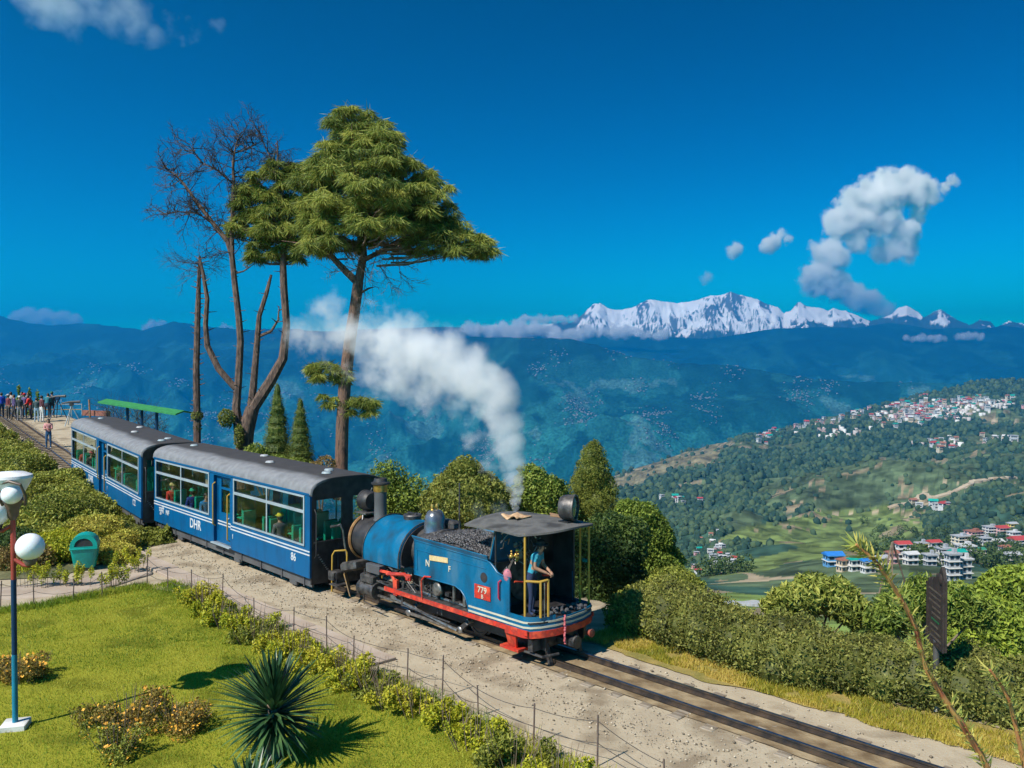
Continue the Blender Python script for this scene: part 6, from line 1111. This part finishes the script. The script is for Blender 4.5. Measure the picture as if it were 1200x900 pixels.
HL = [(978, 664, 19, 2, 'blue', 'blue', 'bright blue roofed house at the left end of the near town', .1, 0), (990, 671, 13, 2, 'tan', 'rust', 'small tan house just right of the bright blue roof', .4, 0), (1003, 671, 13, 2, 'white', 'teal', 'white house with teal roof in the lower left of the near town', .2, 0), (1019, 673, 14, 2, 'white', 'blue', 'white house with blue roof beside the teal roofed one', .2, 0), (1034, 668, 13, 2, 'cream', 'grey', 'cream house right behind the reddish twig tip', .3, 0), (1047, 662, 12, 2, 'pink', 'rust', 'small pinkish house left of the red roofs', .2, 0),
      (1059, 655, 16, 3, 'white', 'red', 'white house with crimson roof left of the yellow house', .1, 0), (1069, 663, 14, 2, 'white', 'white', 'white roofed long house below the crimson roof', .2, 0), (1082, 655, 11, 3, 'yellow', 'grey', 'yellow house in the middle of the near town', .2, 1), (1096, 653, 13, 3, 'white', 'red', 'white house with red roof right of the yellow house', .2, 0), (1108, 662, 14, 3, 'white', 'grey', 'grey roofed white block behind the sign board top', .25, 1), (1092, 664, 12, 2, 'grey', 'grey', 'grey house under the yellow house', .1, 1),
      (1124, 668, 15, 3, 'white', 'teal', 'white block with dark teal roof right of the sign board', .2, 0), (1118, 682, 14, 4, 'grey', 'grey', 'tall grey-blue block below the teal roof', .15, 1), (1133, 680, 12, 3, 'grey', 'white', 'grey block right of the tall grey-blue one', .15, 1), (1128, 645, 17, 4, 'cream', 'tan' if 0 else 'grey', 'cream four-storey block with banded balconies', .3, 1), (1143, 637, 17, 4, 'pink', 'rust', 'pink banded four-storey block above the cream one', .3, 1), (1133, 657, 18, 3, 'white', 'white', 'bright white block below the cream banded block', .1, 1),
      (1156, 643, 12, 3, 'white', 'grey', 'narrow white block right of the pink banded block', .2, 1), (1163, 628, 14, 3, 'white', 'grey', 'white block near the top of the near town', .2, 1), (1176, 629, 13, 3, 'pink', 'red', 'deep pink house near the top right of the near town', .2, 0), (1169, 643, 15, 2, 'pink', 'white', 'low pinkish house with a white roof', .2, 0), (1188, 621, 10, 2, 'yellow', 'grey', 'small yellow house at the very top of the near town', .2, 0), (1190, 634, 12, 3, 'white', 'white', 'white house beside the small yellow one', .3, 1),
      (1196, 643, 20, 3, 'white', 'red', 'large white house with dark red roof at the right edge', .2, 0), (1188, 661, 16, 2, 'white', 'grey', 'white house low at the right edge above the wooded knoll', .2, 0), (1150, 654, 11, 2, 'cream', 'green', 'cream house with green roof under the narrow white block', .2, 0), (1180, 650, 11, 2, 'grey', 'rust', 'grey house with rust roof left of the large red roofed one', .2, 0)]
for h_ in HL: house(*h_[:8], flat=bool(h_[8]))
# hilltop town: about three hundred little houses
def tiny(wc, rc, flat):
    b = MB(); b.box((0, 0, 2), (10, 7, 10)); b.box((0, 0, 4.5), (10.8, 7.8, .4), mi=0); b.box((0, -3.5, 5.7), (8, .15, 1.3), mi=2); b.box((0, -3.5, 2.3), (8, .15, 1.3), mi=2); b.box((-5, 0, 5.7), (.15, 4.5, 1.3), mi=2)
    (b.box((0, 0, 7.2), (10.8, 7.8, .5), mi=1) if flat else b.prism([(-4.2, 7.0), (4.2, 7.0), (0, 9.2)], 'x', -5.6, 5.6, mi=1)); o = b.build('tiny', None, None, smooth=False); o.data.materials.append(M('wall_'+wc, WC[wc])); o.data.materials.append(M('roof_'+rc, RC[rc], tuple(x*.8 for x in RC[rc]), scale=.6, rough=.7)); o.data.materials.append(m_win); me = o.data; bpy.data.objects.remove(o); return me
TM = [tiny(*a) for a in (('white', 'white', 1), ('white', 'grey', 1), ('cream', 'rust', 0), ('white', 'red', 0), ('pink', 'grey', 1), ('white', 'teal', 0), ('white', 'white', 1), ('tan', 'white', 0))]
TC = [(1078, 482, 22, 11, 88, 'hilltop', 1), (1140, 474, 40, 5, 44, 'long row on the ridge', 1), (1052, 493, 30, 6, 26, 'slope below the hilltop', 1), (1105, 488, 30, 5, 16, 'slope below the hilltop', 1), (1000, 497, 26, 6, 18, 'falling ridge', 1), (955, 509, 22, 5, 13, 'falling ridge', 1), (902, 513, 14, 5, 20, 'end of the falling ridge', 1), (1104, 524, 20, 7, 22, 'middle of the wooded slope', 1), (1172, 516, 26, 4, 9, 'middle of the wooded slope', 1), (838, 652, 26, 16, 26, 'green hollow at the foot of the hill', .38), (790, 590, 28, 5, 8, 'lower wooded slope', .8), (1090, 598, 26, 4, 8, 'foot of the tea slope', .8)]
LOOK = ['white house with flat white top', 'white house with flat grey top', 'cream house with rust gable', 'white house with red gable', 'pink house with flat grey top', 'white house with teal gable', 'white house with flat white top', 'tan house with white gable']
LBL = {'hilltop': ' in the dense town on the hilltop', 'long row on the ridge': ' in the row under the dark ridge wood', 'slope below the hilltop': ' on the slope just below the hilltop town', 'falling ridge': ' on the ridge falling left of the town', 'end of the falling ridge': ' in the leftmost cluster on the falling ridge', 'middle of the wooded slope': ' halfway down the wooded slope', 'green hollow at the foot of the hill': ' in the hollow at the hill foot', 'lower wooded slope': ' at the left foot of the wooded hill', 'foot of the tea slope': ' above the tea slope by the pale road'}
for cx, cy_, sx, sy, num, g_, scl in TC:
    for _ in range(num):
        for tr in range(6):
            x = random.gauss(cx, sx*.55); y = random.gauss(cy_, sy*.55)
            if 'ridge' in g_ and 'row' not in g_: y = float(ramp(np.array([x]), CREST)[0])+abs(random.gauss(0, 4))+1
            if g_ == 'hilltop': y = max(y, 463+abs(x-1078)*.45)
            p = hillhit(min(x, 1215), y)
            if p is not None and p.y > 500: break
        if p is None: continue
        ti = random.randrange(8); o = bpy.data.objects.new('small_house', TM[ti]); COL.objects.link(o); o.location = p; o.rotation_euler = (0, 0, random.uniform(-.6, .6)); s_ = scl*random.uniform(.85, 1.5); o.scale = (s_, s_, s_*random.uniform(.8, 1.5)); tag(o, LOOK[ti]+LBL[g_], 'house', 'houses of the '+g_)
V_ = []
for cx, cy_, sx, sy, num in ((1100, 484, 40, 9, 150), (1050, 486, 26, 8, 50), (1165, 476, 34, 5, 60), (980, 508, 40, 6, 30), (1110, 522, 26, 5, 20)):
    for _ in range(num):
        x = random.gauss(cx, sx*.6); y = max(random.gauss(cy_, sy*.6), float(ramp(np.array([min(x, 1220)]), CREST)[0])+2, 470 if x > 1105 else 0); p = hillhit(min(x, 1220), y)
        if p is not None and p.y > 500: V_.append((p.x, p.y, p.z))
V_ = np.array(V_); n = len(V_); cube = np.array([(x, y, z) for x in (-1, 1) for y in (-1, 1) for z in (-1, 1)], float); cf = np.array([(0, 1, 3, 2), (4, 6, 7, 5), (0, 4, 5, 1), (2, 3, 7, 6), (1, 5, 7, 3)])
VV = cube[None]*np.array([5, 4, 5])*rng.uniform(.6, 1.3, (n, 1, 3))+V_[:, None]+np.array([0, 0, 2.5]); o = mk('hillside_houses', VV.reshape(-1, 3), (cf[None]+8*np.arange(n)[:, None, None]).reshape(-1, 4), M('hill_walls', (.28, .20, .18), (.58, .57, .54), scale=.02, rough=.8, rnd=True), rnd=np.repeat(rng.random(n), 8)); o['kind'] = 'stuff'
# pale road climbing across the slope, and the road below the hedge
def road(name, pts, wd, mat, dz=.6):
    Q = [hillhit(x, y) for x, y in pts]; Q = [q for q in Q if q]; V = []
    for i, q in enumerate(Q):
        t = (Q[min(i+1, len(Q)-1)]-Q[max(0, i-1)]); t.z = 0; t.normalize(); nn = Vector((-t.y, t.x, 0))*wd/2; up = Vector((0, 0, dz)); V += [q+nn+up*1.6, q-nn+up, q-nn-Vector((0, 0, 5))]
    F = [(3*i+a, 3*i+1+a, 3*i+4+a, 3*i+3+a) for i in range(len(Q)-1) for a in (0, 1)]; o = mk(name, V, F, mat, smooth=False); o['kind'] = 'structure'
m_pr = M('pale_road', (.30, .23, .15), (.42, .35, .26), scale=.05, rough=.95)
def dens(p, k=8): 
    out = []
    for (a, b_), (c_, d_) in zip(p, p[1:]): out += [(a+(c_-a)*i/k, b_+(d_-b_)*i/k) for i in range(k)]
    return out+[p[-1]]
road('hill_road', dens([(1042, 598), (1052, 594), (1070, 592), (1084, 581), (1092, 586), (1105, 583), (1122, 577), (1137, 570), (1142, 566), (1151, 565), (1170, 562), (1192, 561), (1204, 556)]), 7, m_pr, 2); road('valley_road', dens([(824, 711), (850, 710), (880, 711), (905, 713)]), 5, M('grey_road', (.30, .30, .30), (.4, .4, .4), scale=.2), .6)
# villages scattered over the valley slopes: too many and too far to count
n = 4200; cxs = rng.uniform(-40, 1150, 120); cys = 8700-rng.random(120)**.8*3500; k = (rng.random(n)**1.6*120).astype(int); Yv = cys[k]+rng.normal(0, 90, n); PXv = cxs[k]+rng.normal(0, 8, n); Zv = far_z(PXv, Yv); Xv = (PXv-600)/1000*Yv
cube = np.array([(x, y, z) for x in (-1, 1) for y in (-1, 1) for z in (-1, 1)], float); cf = np.array([(0, 1, 3, 2), (4, 6, 7, 5), (0, 4, 5, 1), (2, 3, 7, 6), (1, 5, 7, 3)]); V = cube[None]*rng.uniform(1.8, 4.2, (n, 1, 3))*np.array([1.6, 1.2, 1])*np.clip(Yv/6000, .8, 1.3)[:, None, None]+np.stack([Xv, Yv, Zv+4], -1)[:, None]
o = mk('distant_villages', V.reshape(-1, 3), (cf[None]+8*np.arange(n)[:, None, None]).reshape(-1, 4), M('village_wall', (.05, .07, .07), (.19, .21, .21), scale=.01, rough=.8, rnd=True), rnd=np.repeat(rng.random(n), 8)); o['kind'] = 'stuff'

# ================================================================ CLOUDS AND STEAM
def puff(name, balls, nscale, dens, mat_name, col=(1, 1, 1), amp=.9, thr=.25, gain=3.5, aniso=0.0, vox=None, squash=1, step=None):
    """balls: (centre, radius, weight), world metres; one closed hull, its density from the balls broken up by noise"""
    c0 = sum((Vector(c) for c, r, w_ in balls), Vector())/len(balls); m = MB()
    for c, r, w_ in balls: m.ball(Vector(c)-c0, r*1.12, 16, 12)
    o = m.build(name, None, None, loc=tuple(c0)); rm = min(r for c, r, w_ in balls); md = o.modifiers.new('r', 'REMESH'); md.mode = 'VOXEL'; md.voxel_size = vox or rm*.35
    bpy.context.view_layer.update(); me = bpy.data.meshes.new_from_object(o.evaluated_get(bpy.context.evaluated_depsgraph_get())); o.modifiers.clear(); o.data = me
    mt = bpy.data.materials.new(mat_name); mt.use_nodes = True; n = mt.node_tree; n.nodes.clear(); L = n.links.new; N_ = n.nodes.new
    tc = N_('ShaderNodeTexCoord'); nz = N_('ShaderNodeTexNoise'); nz.inputs['Scale'].default_value = nscale; nz.inputs['Detail'].default_value = 5; nz.inputs['Roughness'].default_value = .64; L(tc.outputs['Object'], nz.inputs['Vector'])
    sub = N_('ShaderNodeVectorMath'); sub.operation = 'SUBTRACT'; L(nz.outputs['Color'], sub.inputs[0]); sub.inputs[1].default_value = (.5, .5, .5); sc_ = N_('ShaderNodeVectorMath'); sc_.operation = 'MULTIPLY_ADD'; L(sub.outputs[0], sc_.inputs[0]); sc_.inputs[1].default_value = (amp*.6/nscale,)*3; L(tc.outputs['Object'], sc_.inputs[2]); prev = None
    for c, r, w_ in balls:
        d = N_('ShaderNodeVectorMath'); d.operation = 'DISTANCE'; L(sc_.outputs[0], d.inputs[0]); d.inputs[1].default_value = tuple(Vector(c)-c0)
        f = N_('ShaderNodeMath'); f.operation = 'MULTIPLY_ADD'; L(d.outputs['Value'], f.inputs[0]); f.inputs[1].default_value = -w_/r; f.inputs[2].default_value = w_
        if prev is None: prev = f
        else: mx = N_('ShaderNodeMath'); mx.operation = 'MAXIMUM'; L(prev.outputs[0], mx.inputs[0]); L(f.outputs[0], mx.inputs[1]); prev = mx
    a = N_('ShaderNodeMath'); a.operation = 'MULTIPLY_ADD'; L(nz.outputs['Fac'], a.inputs[0]); a.inputs[1].default_value = amp; L(prev.outputs[0], a.inputs[2])
    b = N_('ShaderNodeMath'); b.operation = 'SUBTRACT'; L(a.outputs[0], b.inputs[0]); b.inputs[1].default_value = amp*.5+thr
    c_ = N_('ShaderNodeMath'); c_.operation = 'MULTIPLY'; c_.use_clamp = True; L(b.outputs[0], c_.inputs[0]); c_.inputs[1].default_value = gain
    e_ = N_('ShaderNodeMath'); e_.operation = 'MULTIPLY'; L(c_.outputs[0], e_.inputs[0]); e_.inputs[1].default_value = dens
    v = N_('ShaderNodeVolumePrincipled'); v.inputs['Color'].default_value = tuple(col)+(1,); v.inputs['Anisotropy'].default_value = aniso; L(e_.outputs[0], v.inputs['Density']); oo = N_('ShaderNodeOutputMaterial'); L(v.outputs[0], oo.inputs['Volume'])
    o.data.materials.clear(); o.data.materials.append(mt); return o
SB = [(604, 595, 5, 2.6), (604, 586, 7, 2.4), (604, 574, 9, 2.2), (603, 560, 12, 1.9), (601, 542, 17, 1.5), (597, 520, 23, 1.2), (590, 496, 31, 1), (580, 470, 36, 1), (565, 448, 40, 1), (545, 434, 42, 1), (522, 424, 44, 1), (500, 418, 46, 1), (478, 410, 46, .95), (468, 440, 36, .85), (500, 452, 32, .8), (452, 402, 44, .85), (425, 402, 44, .62), (398, 396, 42, .54), (370, 392, 38, .52), (350, 396, 28, .48), (390, 370, 34, .46), (558, 510, 30, .42), (575, 545, 22, .36), (455, 378, 32, .45), (432, 440, 30, .42), (535, 470, 30, .5)]
Yp = lambda px: 17.6+(604-px)*.006
steam = puff('steam_plume', [(tuple(P(x, y, Yp(x))), r*1.18*Yp(x)/1000, w_) for x, y, r, w_ in SB], 1.9, 2.5, 'steam', (.97, .98, 1), amp=1.6, thr=.24, gain=1.7, vox=.10); steam['kind'] = 'stuff'
s2 = puff('thin_steam', [(tuple(S(1.9, .2, 2.30)), .34, .7), (tuple(S(2.3, .0, 2.36)), .30, .6), (tuple(S(3.0, -.5, 2.45)), .35, .4), (tuple(S(2.4, -.7, 2.5)), .4, .4)], 3.0, 1.6, 'thin_steam_mat', (.8, .92, 1), amp=.8, thr=.2, gain=1.5, vox=.08); s2['kind'] = 'stuff'
def cloud(label, L_, Y, sc_, dens=.006, group=None, nm='cloud', **kw):
    o = puff(nm, [(tuple(P(x, y, Y)), r*Y/1000*1.38, w_) for x, y, r, w_ in L_], sc_/Y, dens, 'cloud_'+str(len(bpy.data.materials)), **kw); tag(o, label, 'cloud', group); return o
cloud('large ragged white cloud above the right end of the snow mountains', [(1040, 228, 24, 1), (1065, 222, 22, .9), (1020, 238, 24, 1), (1000, 240, 18, .7), (1085, 226, 16, .7), (1005, 258, 22, .9), (985, 262, 20, .7), (1030, 255, 22, .9), (1060, 275, 18, .9), (1045, 292, 16, .7), (1062, 295, 14, .8), (1000, 285, 16, .6), (972, 300, 20, .9), (960, 325, 20, .9), (980, 335, 18, .9), (1000, 345, 15, .7), (1020, 355, 15, .7), (1038, 362, 13, .6), (1105, 222, 9, .5), (1120, 212, 7, .5), (1080, 240, 16, .7)], 30000, 46, thr=.17, amp=1.6, gain=4, dens=.012)
cloud('small torn cloud to the left of the large ragged cloud', [(905, 284, 11, .9), (896, 290, 8, .8), (915, 275, 8, .7), (922, 280, 7, .6)], 30000, 75, amp=1.8, thr=.25, gain=4, dens=.01); cloud('tiny pale cloud puff left of the small torn cloud', [(862, 292, 9, .8), (866, 290, 6, .7)], 30000, 75, thr=.2, amp=1.5, dens=.008); cloud('faint grey cloud scrap over the middle of the snow mountains', [(829, 324, 8, .6)], 30000, 75, thr=.2, amp=1.5, dens=.004)
cloud('broad thin white cloud cut by the top left edge of the picture', [(60, 5, 32, .9), (85, 15, 26, .8), (40, -8, 30, .8), (110, 8, 24, .7), (135, 15, 26, .7), (160, 28, 24, .7), (180, 42, 18, .7), (150, 5, 26, .7), (195, 30, 20, .4), (225, 35, 22, .35), (100, -15, 30, .8), (255, 30, 14, .35), (85, 35, 20, .4)], 14000, 45, dens=.0016, amp=1.1, thr=.25, gain=1.4)
cloud('low white cloud bank showing above the far ridge at the left edge', [(20, 374, 8, .8), (35, 371, 10, 1), (52, 373, 11, 1), (72, 375, 10, .9), (88, 378, 8, .8)], 24500, 85, amp=1.7, dens=.012, thr=.15, gain=4); cloud('small low cloud above the far ridge left of the trees', [(178, 381, 7, .8), (190, 380, 6, .8), (172, 384, 6, .6)], 24500, 85, amp=1.7, dens=.012, thr=.15, gain=4); cloud('low cloud scrap behind the stems of the bare tree', [(262, 384, 6, .7), (270, 386, 5, .7)], 24500, 85, amp=1.7, dens=.012, thr=.15, gain=4)
def bankballs(x0, x1, y, r0, r1, n, wob=2.5): return [(x0+(x1-x0)*(i+random.uniform(-.4, .4))/max(n-1, 1), y+random.uniform(-wob, wob)-(.35*r1 if .25 < i/max(n, 1) < .7 else 0), random.uniform(r0, r1), random.uniform(.75, 1)) for i in range(n)]
K_ = dict(dens=.014, amp=1.7, thr=.12, gain=4)
cloud('rounded white cloud low over the dark ridge, right of the steam', bankballs(550, 578, 387, 5, 8, 7), 11500, 95, **K_); cloud('puffy white cloud low over the dark ridge in the middle of the picture', bankballs(588, 650, 389, 5, 10, 16, 3), 11600, 95, **K_)
cloud('long flat white cloud band under the left end of the snow mountains', bankballs(652, 778, 391, 4, 8, 24, 2.5), 11500, 95, **K_); cloud('small cloud above the puffy one, left of the snow mountains', bankballs(612, 672, 374.5, 3, 5, 14, 1.5), 12000, 95, **K_)
cloud('thin streak of cloud below the right snow peaks', bankballs(1064, 1106, 396, 2.5, 4.5, 10, 1.2), 11500, 95, **K_); cloud('second thin streak of cloud farther right below the snow peaks', bankballs(1122, 1152, 394, 2.5, 5, 8, 1.2), 11500, 95, **K_)
